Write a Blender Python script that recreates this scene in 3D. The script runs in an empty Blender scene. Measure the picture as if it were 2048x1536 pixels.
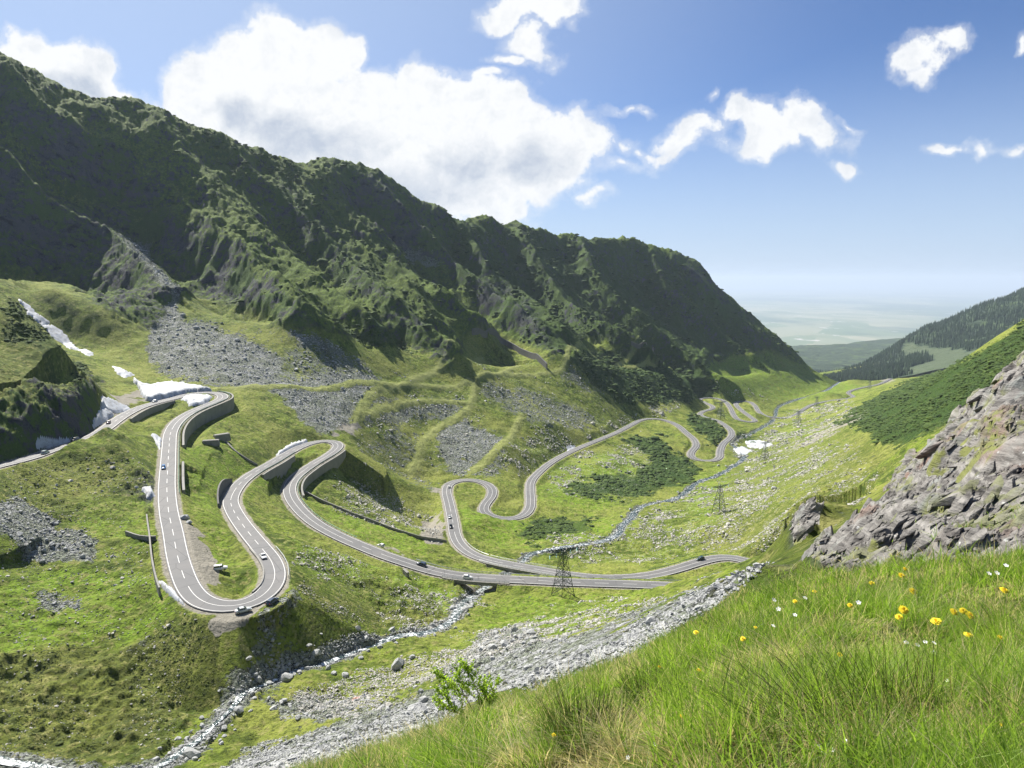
import bpy, math, random
import numpy as np
from mathutils import Vector, Matrix

# ------------------------------------------------------------------ camera
SC = bpy.context.scene
COL = SC.collection
F = 2048*24/36.0
PITCH = math.radians(8.7)
CP, SP = math.cos(PITCH), math.sin(PITCH)
cam_d = bpy.data.cameras.new('camera'); cam_d.lens = 24; cam_d.sensor_width = 36
cam_d.clip_start = 0.1; cam_d.clip_end = 300000
cam = bpy.data.objects.new('camera', cam_d); COL.objects.link(cam)
cam.location = (0, 0, 0); cam.rotation_euler = (math.pi/2-PITCH, 0, 0)
SC.camera = cam

# ------------------------------------------------------------------ sun, sky, exposure
SUN_EL = math.radians(44.5); SUN_H = (-0.64, 0.77)
sunv = Vector((SUN_H[0]*math.cos(SUN_EL), SUN_H[1]*math.cos(SUN_EL), math.sin(SUN_EL))).normalized()
sl = bpy.data.lights.new('sun', 'SUN'); sl.energy = 5.0; sl.angle = math.radians(0.5); sl.color = (1, 0.955, 0.87)
so = bpy.data.objects.new('sun', sl); COL.objects.link(so)
so.rotation_euler = (-sunv).to_track_quat('-Z', 'Y').to_euler(); so.location = (0, 0, 500)
SC.view_settings.view_transform = 'Standard'; SC.view_settings.look = 'None'
SC.view_settings.exposure = 1.15; SC.view_settings.gamma = 1
SC.view_settings.use_curve_mapping = False

class NT:
    """small helper to write node trees as expressions"""
    def __init__(s, tree): s.t = tree; tree.nodes.clear()
    def n(s, typ, **kw):
        nd = s.t.nodes.new(typ)
        for k, v in kw.items(): setattr(nd, k, v)
        return nd
    def put(s, sock, v):
        if v is None: return
        if isinstance(v, (int, float)):
            sock.default_value = v if sock.type == 'VALUE' else (v, v, v, 1)[:len(sock.default_value)]
        elif isinstance(v, (tuple, list)):
            v = tuple(v)
            if sock.type == 'RGBA' and len(v) == 3: v = v+(1,)
            sock.default_value = v
        else: s.t.links.new(v, sock)
    def m(s, op, a, b=None, c=None, clamp=False):
        nd = s.n('ShaderNodeMath', operation=op); nd.use_clamp = clamp
        s.put(nd.inputs[0], a); s.put(nd.inputs[1], b)
        if c is not None: s.put(nd.inputs[2], c)
        return nd.outputs[0]
    def v(s, op, a, b=None, c=None):
        nd = s.n('ShaderNodeVectorMath', operation=op)
        s.put(nd.inputs[0], a); s.put(nd.inputs[1], b)
        if c is not None: s.put(nd.inputs[2], c)
        return nd.outputs['Value'] if op in ('LENGTH', 'DOT_PRODUCT', 'DISTANCE') else nd.outputs[0]
    def mix(s, f, a, b, mode='MIX'):
        nd = s.n('ShaderNodeMix', data_type='RGBA', blend_type=mode)
        s.put(nd.inputs[0], f); s.put(nd.inputs[6], a); s.put(nd.inputs[7], b)
        return nd.outputs[2]
    def rng(s, x, a, b, c=0.0, d=1.0, smooth=True):
        nd = s.n('ShaderNodeMapRange'); nd.interpolation_type = 'SMOOTHSTEP' if smooth else 'LINEAR'
        for i, q in enumerate((x, a, b, c, d)): s.put(nd.inputs[i], q)
        return nd.outputs[0]
    def noise(s, vec, scale, detail=4, rough=0.55, out='Fac', dist=0.0):
        nd = s.n('ShaderNodeTexNoise'); s.put(nd.inputs['Vector'], vec)
        nd.inputs['Scale'].default_value = scale; nd.inputs['Detail'].default_value = detail
        nd.inputs['Roughness'].default_value = rough; nd.inputs['Distortion'].default_value = dist
        return nd.outputs[out]
    def vor(s, vec, scale, feature='F1', out='Distance', rnd=1.0):
        nd = s.n('ShaderNodeTexVoronoi', feature=feature); s.put(nd.inputs['Vector'], vec)
        nd.inputs['Scale'].default_value = scale; nd.inputs['Randomness'].default_value = rnd
        return nd.outputs[out]
    def attr(s, name):
        nd = s.n('ShaderNodeAttribute', attribute_name=name); return nd.outputs['Fac']
    def ramp(s, x, stops):
        nd = s.n('ShaderNodeValToRGB'); s.put(nd.inputs[0], x); cr = nd.color_ramp
        while len(cr.elements) < len(stops): cr.elements.new(0.5)
        for e, (p, c) in zip(cr.elements, stops): e.position = p; e.color = tuple(c)+(1,)
        return nd.outputs[0]

def make_world():
    w = bpy.data.worlds.new('World'); SC.world = w; w.use_nodes = True
    N = NT(w.node_tree)
    sky = N.n('ShaderNodeTexSky', sky_type='NISHITA'); sky.sun_disc = False
    sky.sun_elevation = SUN_EL; sky.sun_rotation = math.atan2(SUN_H[0], SUN_H[1])
    sky.altitude = 1900; sky.air_density = 1.0; sky.dust_density = 2.4; sky.ozone_density = 5.0
    geo = N.n('ShaderNodeTexCoord').outputs['Generated']
    sep = N.n('ShaderNodeSeparateXYZ'); N.put(sep.inputs[0], geo)
    yy = N.m('MAXIMUM', sep.outputs[1], 0.05)
    u = N.m('DIVIDE', sep.outputs[0], yy); v = N.m('DIVIDE', sep.outputs[2], yy)
    cb = N.n('ShaderNodeCombineXYZ'); N.put(cb.inputs[0], u); N.put(cb.inputs[1], v)
    P = cb.outputs[0]
    # warp
    w1 = N.n('ShaderNodeTexNoise'); N.put(w1.inputs['Vector'], P); w1.inputs['Scale'].default_value = 9; w1.inputs['Detail'].default_value = 5
    off = N.v('MULTIPLY', N.v('SUBTRACT', w1.outputs['Color'], (0.5, 0.5, 0.5)), (0.11, 0.10, 0.0))
    Pw = N.v('ADD', P, off)
    field = None
    for (px, py, rx, ry, k) in CLOUDS:
        X, Y, Z = ray(px, py)
        q = N.v('MULTIPLY', N.v('SUBTRACT', Pw, (X/Y, Z/Y, 0)), (F/rx, F/ry, 0))
        d = N.m('MULTIPLY', N.m('SUBTRACT', 1.0, N.v('LENGTH', q)), k*(1.75 if rx > 66 else .95))
        field = d if field is None else N.m('SMOOTH_MAX', field, d, 0.12)
    big = N.noise(P, 15, 11, 0.66)
    puff = N.vor(N.v('ADD', P, N.v('MULTIPLY', off, (.5, .5, 0))), 34, 'SMOOTH_F1')
    fine = N.m('ADD', N.m('MULTIPLY', N.m('SUBTRACT', big, 0.5), 2.3), N.m('MULTIPLY', N.m('SUBTRACT', 0.38, puff), 0.55))
    dens = N.m('ADD', field, fine)
    # crisp tops, wispy edges
    cov = N.rng(dens, -0.06, 0.40)
    wisp = N.m('MULTIPLY', N.rng(dens, -0.35, 0.15), N.m('MULTIPLY', N.noise(P, 40, 6, 0.7), 0.6))
    alpha = N.m('MAXIMUM', cov, wisp)
    # cloud body shading: lit tops, greyer folds inside
    nA = N.noise(N.v('ADD', Pw, (0.3, 0.7, 0)), 7, 7, 0.6)
    nB = N.noise(N.v('ADD', Pw, (0.012, -0.016, 0.0)), 16, 9, 0.62)
    fold = N.m('MULTIPLY', N.m('SUBTRACT', big, nB), 2.2)
    sh_ = None
    for (px, py, rx, ry) in [(640,300,150,60),(560,250,90,50),(760,400,230,60),(930,340,110,70),(1060,330,80,50),(120,170,70,30),(470,230,60,40)]:
        X, Y, Z = ray(px, py); q = N.v('MULTIPLY', N.v('SUBTRACT', Pw, (X/Y, Z/Y, 0)), (F/rx, F/ry, 0)); d = N.m('SUBTRACT', 1.25, N.v('LENGTH', q))
        sh_ = d if sh_ is None else N.m('SMOOTH_MAX', sh_, d, 0.2)
    shade = N.m('ADD', N.m('MULTIPLY', N.rng(N.m('ADD', sh_, N.m('MULTIPLY', N.m('SUBTRACT', nA, .5), 2.0)), 0.0, 1.1), .85), N.m('MULTIPLY', fold, .8), clamp=True)
    shade0 = N.m('ADD', N.rng(N.m('SUBTRACT', dens, N.m('MULTIPLY', N.m('SUBTRACT', nA, 0.5), 1.6)), 0.3, 1.25), fold, clamp=True)
    ccol = N.mix(shade, CLOUD_LIT, CLOUD_DIM)
    bg1 = N.n('ShaderNodeBackground'); skc = N.mix(1.0, sky.outputs[0], (.80, .89, 1.04), 'MULTIPLY')
    el = sep.outputs[2]; pale = N.m('MULTIPLY', N.rng(el, .30, -.02), .80)          # dusty air low over the plain
    glow = N.m('MULTIPLY', N.rng(N.v('DOT_PRODUCT', geo, tuple(sunv)), .45, 1.0), .65)
    N.put(bg1.inputs[0], N.mix(N.m('MAXIMUM', pale, glow), skc, tuple(q/SKY_S for q in (.265, .325, .410)))); bg1.inputs[1].default_value = SKY_S
    bg2 = N.n('ShaderNodeBackground'); N.put(bg2.inputs[0], ccol); bg2.inputs[1].default_value = 1.0
    front = N.rng(sep.outputs[1], 0.05, 0.15)
    mx = N.n('ShaderNodeMixShader'); N.put(mx.inputs[0], N.m('MULTIPLY', alpha, front))
    N.t.links.new(bg1.outputs[0], mx.inputs[1]); N.t.links.new(bg2.outputs[0], mx.inputs[2])
    o = N.n('ShaderNodeOutputWorld'); N.t.links.new(mx.outputs[0], o.inputs[0])

def ray(px, py):
    cx = (px-1024)/F; cy = (768-py)/F
    return cx, CP+cy*SP, -SP+cy*CP
def at(px, py, Y):
    X, y, Z = ray(px, py); return (X/y*Y, Y, Z/y*Y)
def ath(px, py, h):
    X, y, Z = ray(px, py); k = h/Z; return (X*k, y*k, h)

SKY_S = 0.053
CLOUD_LIT = (0.445, 0.45, 0.455); CLOUD_DIM = (0.25, 0.28, 0.33)
CLOUDS = [  # centre px, py, radii, strength
 (470,190,150,110,1.1),(560,120,105,80,1.1),(650,100,75,70,1.1),(600,210,150,120,1.2),(400,180,80,55,1.0),(690,150,40,60,.9),
 (500,270,190,90,1.2),(700,280,200,90,1.2),(760,210,90,75,1.1),(860,180,75,60,1.1),(880,250,130,90,1.2),
 (1000,260,120,90,1.1),(1010,330,140,100,1.1),(820,360,170,90,1.2),(950,400,130,70,1.0),(1110,290,90,60,1.0),
 (1170,265,60,45,.9),(1080,370,80,60,.9),(1170,400,32,16,.7),(300,205,50,28,.9),(610,130,100,70,1.2),(740,290,120,80,1.2),(430,215,80,50,1.1),(560,230,160,80,1.2),(650,340,120,60,1.1),(840,290,120,80,1.2),
 (60,130,90,60,1.1),(150,130,70,62,1.1),(170,190,90,45,1.0),(0,140,80,60,1.0),
 (1020,20,75,26,1.0),(1090,15,75,26,.95),(1050,65,48,42,1.0),(1075,90,40,34,.9),(1020,120,50,16,.8),(980,160,45,14,.7),
 (1265,210,52,14,.75),(1370,280,52,42,.95),(1340,310,50,16,.75),(1400,250,40,24,.7),(1470,235,44,24,.9),(1540,268,72,52,1.1),(1600,240,60,36,1.05),(1650,262,52,34,.8),
 (1700,232,32,12,.7),(1530,300,60,24,.9),(1240,290,36,20,.5),(1280,300,24,12,.6),(1230,330,55,16,.45),
 (1850,112,46,30,1.0),(1835,135,42,24,.9),(1885,85,36,20,.7),(1905,298,45,13,.85),(1965,292,28,15,.7),(1685,340,18,14,.55),(1412,198,14,12,.6),
 (2030,300,30,10,.5),(2044,80,14,12,.6)]
make_world()

# ------------------------------------------------------------------ noise
def hsh(ix, iy, seed):
    h = (ix.astype(np.int64)*374761393 + iy.astype(np.int64)*668265263 + seed*1442695041) & 0xffffffff
    h = ((h ^ (h >> 13))*1274126177) & 0xffffffff
    return ((h ^ (h >> 16)) & 0xffff).astype(np.float32)/65535.0
def vnoise(x, y, seed=0):
    ix = np.floor(x); iy = np.floor(y); fx = (x-ix).astype(np.float32); fy = (y-iy).astype(np.float32)
    ix = ix.astype(np.int64); iy = iy.astype(np.int64)
    fx = fx*fx*fx*(fx*(fx*6-15)+10); fy = fy*fy*fy*(fy*(fy*6-15)+10)
    a = hsh(ix, iy, seed); b = hsh(ix+1, iy, seed); c = hsh(ix, iy+1, seed); d = hsh(ix+1, iy+1, seed)
    return (a*(1-fx)+b*fx)*(1-fy)+(c*(1-fx)+d*fx)*fy   # 0..1
def fbm(x, y, seed=0, octv=4, gain=0.5):
    s = 0; a = 1; t = 0
    for i in range(octv):
        s = s+a*(vnoise(x, y, seed+i*17)*2-1); t += a; a *= gain
        x, y = (x*1.62-y*1.18+5.1), (x*1.18+y*1.62-3.7)
    return s/t
def ridged(x, y, seed=0, octv=4, gain=0.5, fy=1.0):
    s = 0; a = 1; t = 0
    for i in range(octv):
        s = s+a*(1-np.abs(vnoise(x, y*fy, seed+i*13)*2-1)*2); t += a; a *= gain
        x = x*2.03+7.7; y = y*2.03-1.3
    return s/t
def sstep(x, a, b):
    t = np.clip((x-a)/(b-a), 0, 1); return t*t*(3-2*t)
# ------------------------------------------------------------------ lines traced from the photograph, in the world
def tracepath(pts, keys, step=2.0, smooth=3):
    """pts: (px,py); keys: {index: height or None}. returns smooth 3D samples"""
    pts = np.array(pts, float); n = len(pts)
    ki = sorted(keys); kh = [keys[i] for i in ki]
    par = np.arange(n, dtype=float)
    for it in range(12):
        h = np.interp(par, par[ki], kh)
        P = np.array([ath(px, py, hh) for (px, py), hh in zip(pts, h)])
        L = np.concatenate([[0], np.cumsum(np.maximum(np.linalg.norm(np.diff(P[:, :2], axis=0), axis=1), .01))])
        par = 0.5*par/par[-1]+0.5*L/L[-1] if it < 11 else L/L[-1]
    return smoothline(P, step, smooth)
def catmull(P, m=8):
    P = np.asarray(P, float)
    Q = np.vstack([2*P[0]-P[1], P, 2*P[-1]-P[-2]]); out = []
    for i in range(1, len(Q)-2):
        p0, p1, p2, p3 = Q[i-1:i+3]
        # centripetal
        t0 = 0; t1 = t0+max(np.linalg.norm(p1-p0)**.5, .05); t2 = t1+max(np.linalg.norm(p2-p1)**.5, .05); t3 = t2+max(np.linalg.norm(p3-p2)**.5, .05)
        for t in np.linspace(t1, t2, m, endpoint=False):
            A1 = (t1-t)/(t1-t0)*p0+(t-t0)/(t1-t0)*p1; A2 = (t2-t)/(t2-t1)*p1+(t-t1)/(t2-t1)*p2; A3 = (t3-t)/(t3-t2)*p2+(t-t2)/(t3-t2)*p3
            B1 = (t2-t)/(t2-t0)*A1+(t-t0)/(t2-t0)*A2; B2 = (t3-t)/(t3-t1)*A2+(t-t1)/(t3-t1)*A3
            out.append((t2-t)/(t2-t1)*B1+(t-t1)/(t2-t1)*B2)
    out.append(P[-1]); return np.array(out)
def resample(P, step):
    d = np.concatenate([[0], np.cumsum(np.linalg.norm(np.diff(P, axis=0), axis=1))])
    s = np.linspace(0, d[-1], max(2, int(round(d[-1]/step))+1))
    return np.stack([np.interp(s, d, P[:, k]) for k in range(P.shape[1])], 1)
def smoothline(P, step=2.0, it=3):
    Q = resample(catmull(P), step)
    for _ in range(it):
        Q[1:-1] = 0.25*Q[:-2]+0.5*Q[1:-1]+0.25*Q[2:]
    return Q
def side(P):
    T = np.gradient(P[:, :2], axis=0); T /= np.maximum(np.linalg.norm(T, axis=1, keepdims=True), 1e-6)
    return T, np.stack([-T[:, 1], T[:, 0]], 1)      # tangent, left normal

ROAD_PX = [(-160,975),(-70,950),(0,931),(62,915),(100,901),(160,882),(190,870),(215,854),(235,839),(260,824),(285,813),(312,805),(350,796),(375,789),(405,785),(430,785.5),(444,790),(444,797),(425,806),(400,816),(375,828),(355,843),(342,863),(338,895),(336,930),(334,962),(334,987),(337.5,1025),(346,1064),(354,1108),(366,1149),(379,1178),(400,1201),(432,1212.5),(464,1214),(499,1206.5),(528,1190),(546,1168),(550,1145),(541,1119),(523,1096),(502,1071),(482,1045),(467,1021),(461,1003),(467,984.5),(484.5,962.6),(511,943.5),(543,926),(569.5,910),(596,895.5),(622,886),(648.5,881.5),(669,883.5),(677,891),(669,901.5),(651.5,913.5),(628,927),(604.6,943),(587,958),(579,976),(582,994),(593,1011),(610.5,1030),(637,1050.4),(681,1074),(725,1093),(769,1110.5),(812,1125),(860,1140),(900,1149),(947.5,1154.5),(1010,1158),(1072,1161),(1159,1165),(1242,1167.5),(1308,1170),(1374,1173),(1450,1176),(1530,1172),(1572,1156),(1563,1140),(1521,1131),(1484,1119),(1454,1114),(1424,1117),(1391,1126),(1351,1138.5),(1308,1149),(1258,1155),(1208,1156),(1142,1150),(1076,1139),(1009,1127),(969.6,1118),(939.7,1105.6),(920,1089),(910,1069),(905,1039),(898,1006),(893,981),(900,967),(920,960.5),(946,960),(969,965.5),(983,976),(983,992.7),(970,1009),(968,1022.6),(984,1033),(1016,1037.5),(1042.6,1032.6),(1058,1019),(1061,1001),(1060,983),(1062,963),(1079,943),(1109,920),(1152,898),(1192,881.5),(1232,865),(1265,848),(1282,840),(1303,837),(1325,839),(1350,847.5),(1372.5,865),(1389,880),(1392,892),(1382,905),(1384,914),(1402,920.5),(1425,921),(1438,915),(1440,902.5),(1446,887.5),(1462,872.5),(1462,861),(1450,850),(1432.5,840),(1412.5,835),(1400,829),(1405,823),(1424,817),(1424,811.5),(1410,805),(1399,799),(1409,795.5),(1430,796),(1447.5,801),(1460,814),(1468,830),(1478,839),(1497.5,843.5),(1510,841.5),(1500,832.5),(1483,820),(1472,807.5),(1479,802.5),(1497.5,803),(1509,810),(1517.5,822.5),(1532.5,832),(1550,835),(1575,834.5),(1590,829.5),(1607.5,818),(1627.5,808),(1662.5,801),(1700,796),(1707,793),(1697,786),(1702,781),(1725,775),(1755,769),(1782,757)]
def ridx(px, py): return min(range(len(ROAD_PX)), key=lambda i: (ROAD_PX[i][0]-px)**2+(ROAD_PX[i][1]-py)**2)
RK = {}
for px, py, h in [(-160,975,-66),(0,931,-72),(100,901,-73.5),(444,793,-78),(336,930,-84.5),(346,1064,-88.5),(432,1212,-91.5),(523,1096,-95),(461,1003,-99),(677,891,-109.5),(582,994,-114),(769,1110,-120.5),(947,1154,-125.5),(1159,1165,-127),(1374,1173,-128.5),(1530,1172,-131),(1521,1131,-136),(1391,1126,-138.5),(1208,1156,-140.5),(1009,1127,-143),(910,1069,-147.5),(893,981,-152.5),(983,985,-157),(1016,1037,-161.5),(1062,983,-165.5),(1152,898,-173),(1303,837,-184),(1392,892,-190),(1425,921,-193.5),(1462,866,-199),(1400,829,-204),(1424,814,-207),(1403,797,-209.5),(1468,830,-215.5),(1510,842,-218.5),(1474,805,-221.5),(1520,825,-225),(1590,830,-227),(1700,796,-238),(1702,781,-242),(1755,769,-252),(1782,757,-258)]:
    RK[ridx(px, py)] = h
RK[0] = -66; RK[len(ROAD_PX)-1] = -258
ROAD = tracepath(ROAD_PX, RK, 2.0, 6)
STREAM_PX = [(-30,1512),(40,1524),(90,1534),(170,1550),(260,1556),(330,1525),(352,1508),(395,1480),(425,1450),(455,1425),(475,1400),(490,1380),(520,1368),(560,1352),(600,1334),(640,1325),(690,1306),(740,1290),(800,1272),(860,1262),(905,1240),(912,1226),(928,1205),(948,1190),(975,1172),(1010,1150),(1048,1120),(1060,1108),(1100,1098),(1150,1090),(1200,1083),(1235,1068),(1245,1050),(1262,1035),(1275,1018),(1300,1008),(1350,997),(1376,980),(1392,966),(1440,948),(1470,930),(1488,915),(1480,900),(1465,888),(1500,868),(1530,852),(1549,836),(1556,815),(1590,800),(1640,786),(1680,764)]
SK = {0:-94,4:-98,10:-103,15:-107.5,21:-119,24:-136.5,26:-152,29:-157,33:-165,37:-177,42:-196,46:-229,50:-262}
STREAM = tracepath(STREAM_PX, SK, 1.5, 3)

# ------------------------------------------------------------------ terrain control points
CT = []   # X,Y,Z
def back(px, py, Y):
    return Y+max(0, 560-py)*.36*min(1, max(0, (1150-px)/400)) if Y > 520 else Y
def c(*rows):
    for px, py, Y in rows: CT.append(at(px, py, back(px, py, Y)))
def cw(*rows):   # px column, Y, height
    for px, Y, h in rows: CT.append(((px-1024)/F*Y, Y, h))
c((0,108,850),(100,155,880),(160,190,900),(250,197,950),(285,205,965),(350,235,990),(430,268,1030),(500,305,1060),(575,322,1085),(600,345,1110),(640,322,1180),(700,330,1200),(760,348,1215),(830,395,1250),(880,430,1290),(960,438,1450),(1010,458,1500),(1030,450,1540),(1060,470,1560),(1110,462,1610),(1180,488,1660),(1245,478,1720),(1310,495,1770),(1360,508,1800),(1410,550,1800),(1460,600,1780),(1500,640,1760),(1550,675,1740),(1592,712,1720),(1650,745,1690),(1700,755,1690),(-150,60,780),(-300,0,700))
for Y, px, py in [(850,0,108),(950,250,197),(1060,500,305),(1180,640,322),(1290,880,430),(1500,1010,458),(1610,1110,462),(1720,1245,478),(1800,1360,508),(1780,1460,600),(1720,1592,712),(780,-150,60)]:
    Y = back(px, py, Y); X, y, Z = ray(px, py); CT.append((X/y*Y-90, Y+130, Z/y*Y-110)); CT.append((X/y*Y-260, Y+350, Z/y*Y-260))
# face of the mountain
c((0,250,760),(0,400,690),(0,500,600),(100,350,780),(200,330,850),(150,500,700),(220,440,800),(300,400,880),(300,500,790),(345,592,690),(300,665,600),(200,620,590),(100,570,600),(450,450,870),(400,560,740),(500,560,760),(500,640,660),(620,655,660),(560,450,950),(700,450,1060),(640,550,860),(720,600,820),(760,680,720),(800,560,960),(850,500,1120),(900,600,950),(905,725,770),(900,660,860),(1000,550,1250),(1000,650,960),(1060,600,1150),(1110,700,930),(1100,560,1350),(1200,560,1450),(1200,650,1180),(1280,690,1150),(1300,560,1600),(1350,640,1450),(1400,700,1350),(1450,650,1620),(1500,690,1560),(1560,712,1620))
# scree and lower mountain
c((450,680,600),(350,720,540),(560,740,570),(600,778,530),(700,720,640),(730,790,580),(500,760,520),(640,840,490),(520,840,440),(560,870,430),(420,900,350),(430,960,320),(390,1000,285),(950,672,880),(1000,695,900),(1090,738,880),(1120,745,880),(1180,690,1000),(850,860,600),(760,860,540),(820,950,505),(700,960,430),(760,1020,395),(850,1060,412),(900,760,730),(940,770,730),(1000,800,720),(930,900,575),(1030,900,590),(1100,850,700),(1200,810,850),(1300,790,980),(1400,765,1150),(1450,760,1250),(1500,720,1500),(1560,760,1480),(1640,785,1420),(1610,750,1650),(1330,730,1180),(1250,760,960))
# left: rocky knoll above the upper road, snow gully behind it
c((0,588,400),(-200,500,380),(60,640,395),(110,680,385),(160,740,370),(190,800,345),(203,850,306),(150,868,294),(0,700,350),(0,780,300),(0,900,262),(80,750,335),(100,850,290),(50,830,290),(-150,800,260),(-200,900,240),(150,800,320))
c((40,600,620),(130,685,560),(180,708,530),(240,742,500),(280,770,478),(330,780,470),(230,800,400),(300,740,530),(200,680,570),(60,560,700),(220,790,420))
cw((0,400,-45),(100,420,-52),(-200,450,-20))
# below the upper road
c((0,1000,240),(100,1000,248),(200,950,276),(270,920,292),(250,1000,262),(290,1010,262),(300,960,285),(100,1100,216),(0,1100,212),(200,1100,221),(300,1130,212),(0,1200,186),(150,1180,198),(300,1200,190),(80,1300,167),(250,1280,175),(350,1270,177),(100,1400,150),(250,1400,155),(380,1350,165),(0,1450,139),(200,1480,143),(400,1420,160),(-250,1100,200),(-250,1300,150),(430,1290,176),(470,1250,186),(540,1250,192),(540,1320,182),(600,1280,195),(640,1180,218),(620,1100,245),(700,1140,245),(760,1180,243),(860,1190,255),(800,1240,222),(700,1250,208),(500,1180,204),(460,1120,224),(400,1080,238))
# centre valley
c((870,920,545),(890,1040,430),(860,1010,450),(950,1030,425),(1030,1000,495),(1130,1000,510),(1200,980,545),(1180,1040,468),(1100,1070,420),(1000,1080,396),(1250,940,620),(1320,960,600),(1200,920,640),(1330,900,730),(1420,870,850),(1500,820,1100),(1440,800,1200),(870,1110,325),(940,1130,330))
# right bank and far valley
c((1160,1120,372),(1250,1110,385),(1350,1080,400),(1440,1027,430),(1400,1060,400),(1450,1090,368),(1500,1080,350),(1530,922,645),(1500,960,560),(1560,880,760),(1600,848,960),(1633,816,1070),(1700,830,760),(1640,860,800),(1739,780,1500),(1600,1000,330),(1590,1090,300),(1700,900,450),(1800,900,300),(1800,830,480),(1850,780,470),(1750,800,800),(2048,640,480),(1950,700,520),(1900,740,560),(1850,760,700),(1800,765,1000),(1760,768,1400),(2048,700,350),(1960,800,330),(1700,960,335),(1640,985,325),(1760,930,330),(1540,1000,400),(1650,780,1400),(2200,560,500),(2200,640,300))
# near slope between camera and meadow
c((1126,1195,256),(1250,1190,262),(1370,1180,262),(1000,1200,262),(1000,1250,225),(900,1290,200),(820,1300,190),(730,1388,163),(700,1350,175),(600,1400,160),(600,1470,140),(500,1480,143),(480,1536,128),(700,1450,135),(830,1370,160),(870,1420,128),(980,1300,155),(1100,1250,180),(1250,1215,170),(1100,1300,120),(980,1370,112),(820,1450,112),(720,1500,108),(640,1536,104),(1300,1225,120),(1400,1190,130),(1330,1260,62),(1200,1280,90),(400,1600,100))
# foreground bank: feet 1.6 m below the camera
c((1024,1536,3.0),(1400,1536,2.6),(1800,1536,2.3),(2048,1536,2.2),(700,1536,4.4),(1000,1430,5.0),(1300,1430,4.0),(1700,1400,3.6),(2048,1400,3.2),(1112,1390,6.6),(1400,1300,5.6),(1700,1280,5.2),(2048,1250,5.2),(1312,1338,7.6),(1515,1245,7.8),(1578,1182,9.4),(1700,1180,8.4),(1900,1150,8.0),(2048,1105,8.6),(2300,1050,8.6),(978,1445,7.0),(830,1508,6.0),(700,1565,5.4),(1456,1250,8.8),(1662,1174,9.6))
for px, Y, k in [(700,9,.76),(820,10,.725),(975,12,.685),(1155,12,.625),(1305,13,.585),(1445,14,.525),(640,40,.72),(960,40,.655),(1300,30,.545),(1500,14,.455),(1500,30,.45),(1440,60,.475),(1600,90,.40),(1560,60,.436),(1560,150,.43),(1700,100,.365),(1800,100,.30),(1900,100,.265),(2048,120,.18),(400,20,.80),(400,60,.80),(0,20,.9),(0,70,.85),(-300,60,.9)]:
    X = (px-1024)/F*Y; CT.append((X, Y, -k*Y))
CT += [(0,1.3,-1.75),(.9,1.3,-1.55),(-.9,1.3,-2.0)]
# rock outcrop at the right
c((1620,1135,14),(1640,1125,20),(1700,1085,24),(1760,1030,27),(1850,935,30),(1900,893,32),(1960,850,34),(2000,795,36),(2048,740,38),(2200,640,42),(1750,1110,13),(1850,1080,12.5),(1950,1060,11.5),(2048,1050,11),(1850,1000,19),(1950,950,20),(2048,950,17),(1980,880,24),(2048,830,27),(2300,800,25),(2300,950,15))
cw((1484,30,-.455*30),(1484,60,-.45*60),(1484,120,-.445*120),(1484,200,-.44*200),(1521,30,-.45*30),(1521,60,-.445*60),(1521,150,-.438*150),(1550,40,-.435*40),(1550,80,-.43*80),(1374,200,-.462*200))
c((730,900,470),(760,950,450),(700,930,445),(720,890,490),(760,930,480))
cw((1484,170,-.447*170),(1500,85,-.452*85),(1525,200,-.438*200),(1530,250,-.434*250),(1460,42,-.46*42),(1500,42,-.455*42),(1540,42,-.445*42),(1520,52,-.45*52),(1560,44,-.43*44),(1480,85,-.45*85),(1545,110,-.435*110))
c((1592,1085,40),(1600,1030,44),(1630,1010,46),(1660,1006,47),(1735,1010,46),(1650,1080,38),(1700,1050,40),(1600,1060,42),(1640,1040,42),(1690,1030,43),(1620,1100,37),(1600,1108,37))
cw((1600,56,-.41*56),(1660,58,-.395*58),(1735,58,-.385*58),(1570,54,-.43*54),(1780,52,-.36*52))
sub = ROAD[::12]; CT += [tuple(p) for p in sub]
CT += [(p[0], p[1], p[2]-0.3) for p in STREAM[::10]]
CT = np.array(CT)
CTuv = np.stack([CT[:, 0]/CT[:, 1], np.log(CT[:, 1])], 1); CTs = CT[:, 2]/CT[:, 1]
# drop near-duplicates so that the system stays well conditioned
keep = []
for i in range(len(CTuv)):
    if all((CTuv[i, 0]-CTuv[j, 0])**2+(CTuv[i, 1]-CTuv[j, 1])**2 > 0.010**2 for j in keep): keep.append(i)
CTuv = CTuv[keep]; CTs = CTs[keep]
def kern(A, B):
    d2 = (A[:, None, 0]-B[None, :, 0])**2+(A[:, None, 1]-B[None, :, 1])**2
    return np.sqrt(d2+0.012**2)
nC = len(CTuv)
K = np.zeros((nC+3, nC+3)); K[:nC, :nC] = kern(CTuv, CTuv)-np.eye(nC)*0.004
K[:nC, nC] = 1; K[:nC, nC+1:] = CTuv; K[nC, :nC] = 1; K[nC+1:, :nC] = CTuv.T
WT = np.linalg.solve(K, np.concatenate([CTs, [0, 0, 0]]))
TG = np.linspace(-1.05, 1.05, 260); LG = np.linspace(math.log(1.2), math.log(3200), 560)
tt, ll = np.meshgrid(TG, LG); AB = np.stack([tt.ravel(), ll.ravel()], 1)
SG = np.concatenate([kern(AB[i:i+20000], CTuv)@WT[:nC]+WT[nC]+AB[i:i+20000]@WT[nC+1:] for i in range(0, len(AB), 20000)]).reshape(tt.shape)
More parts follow.
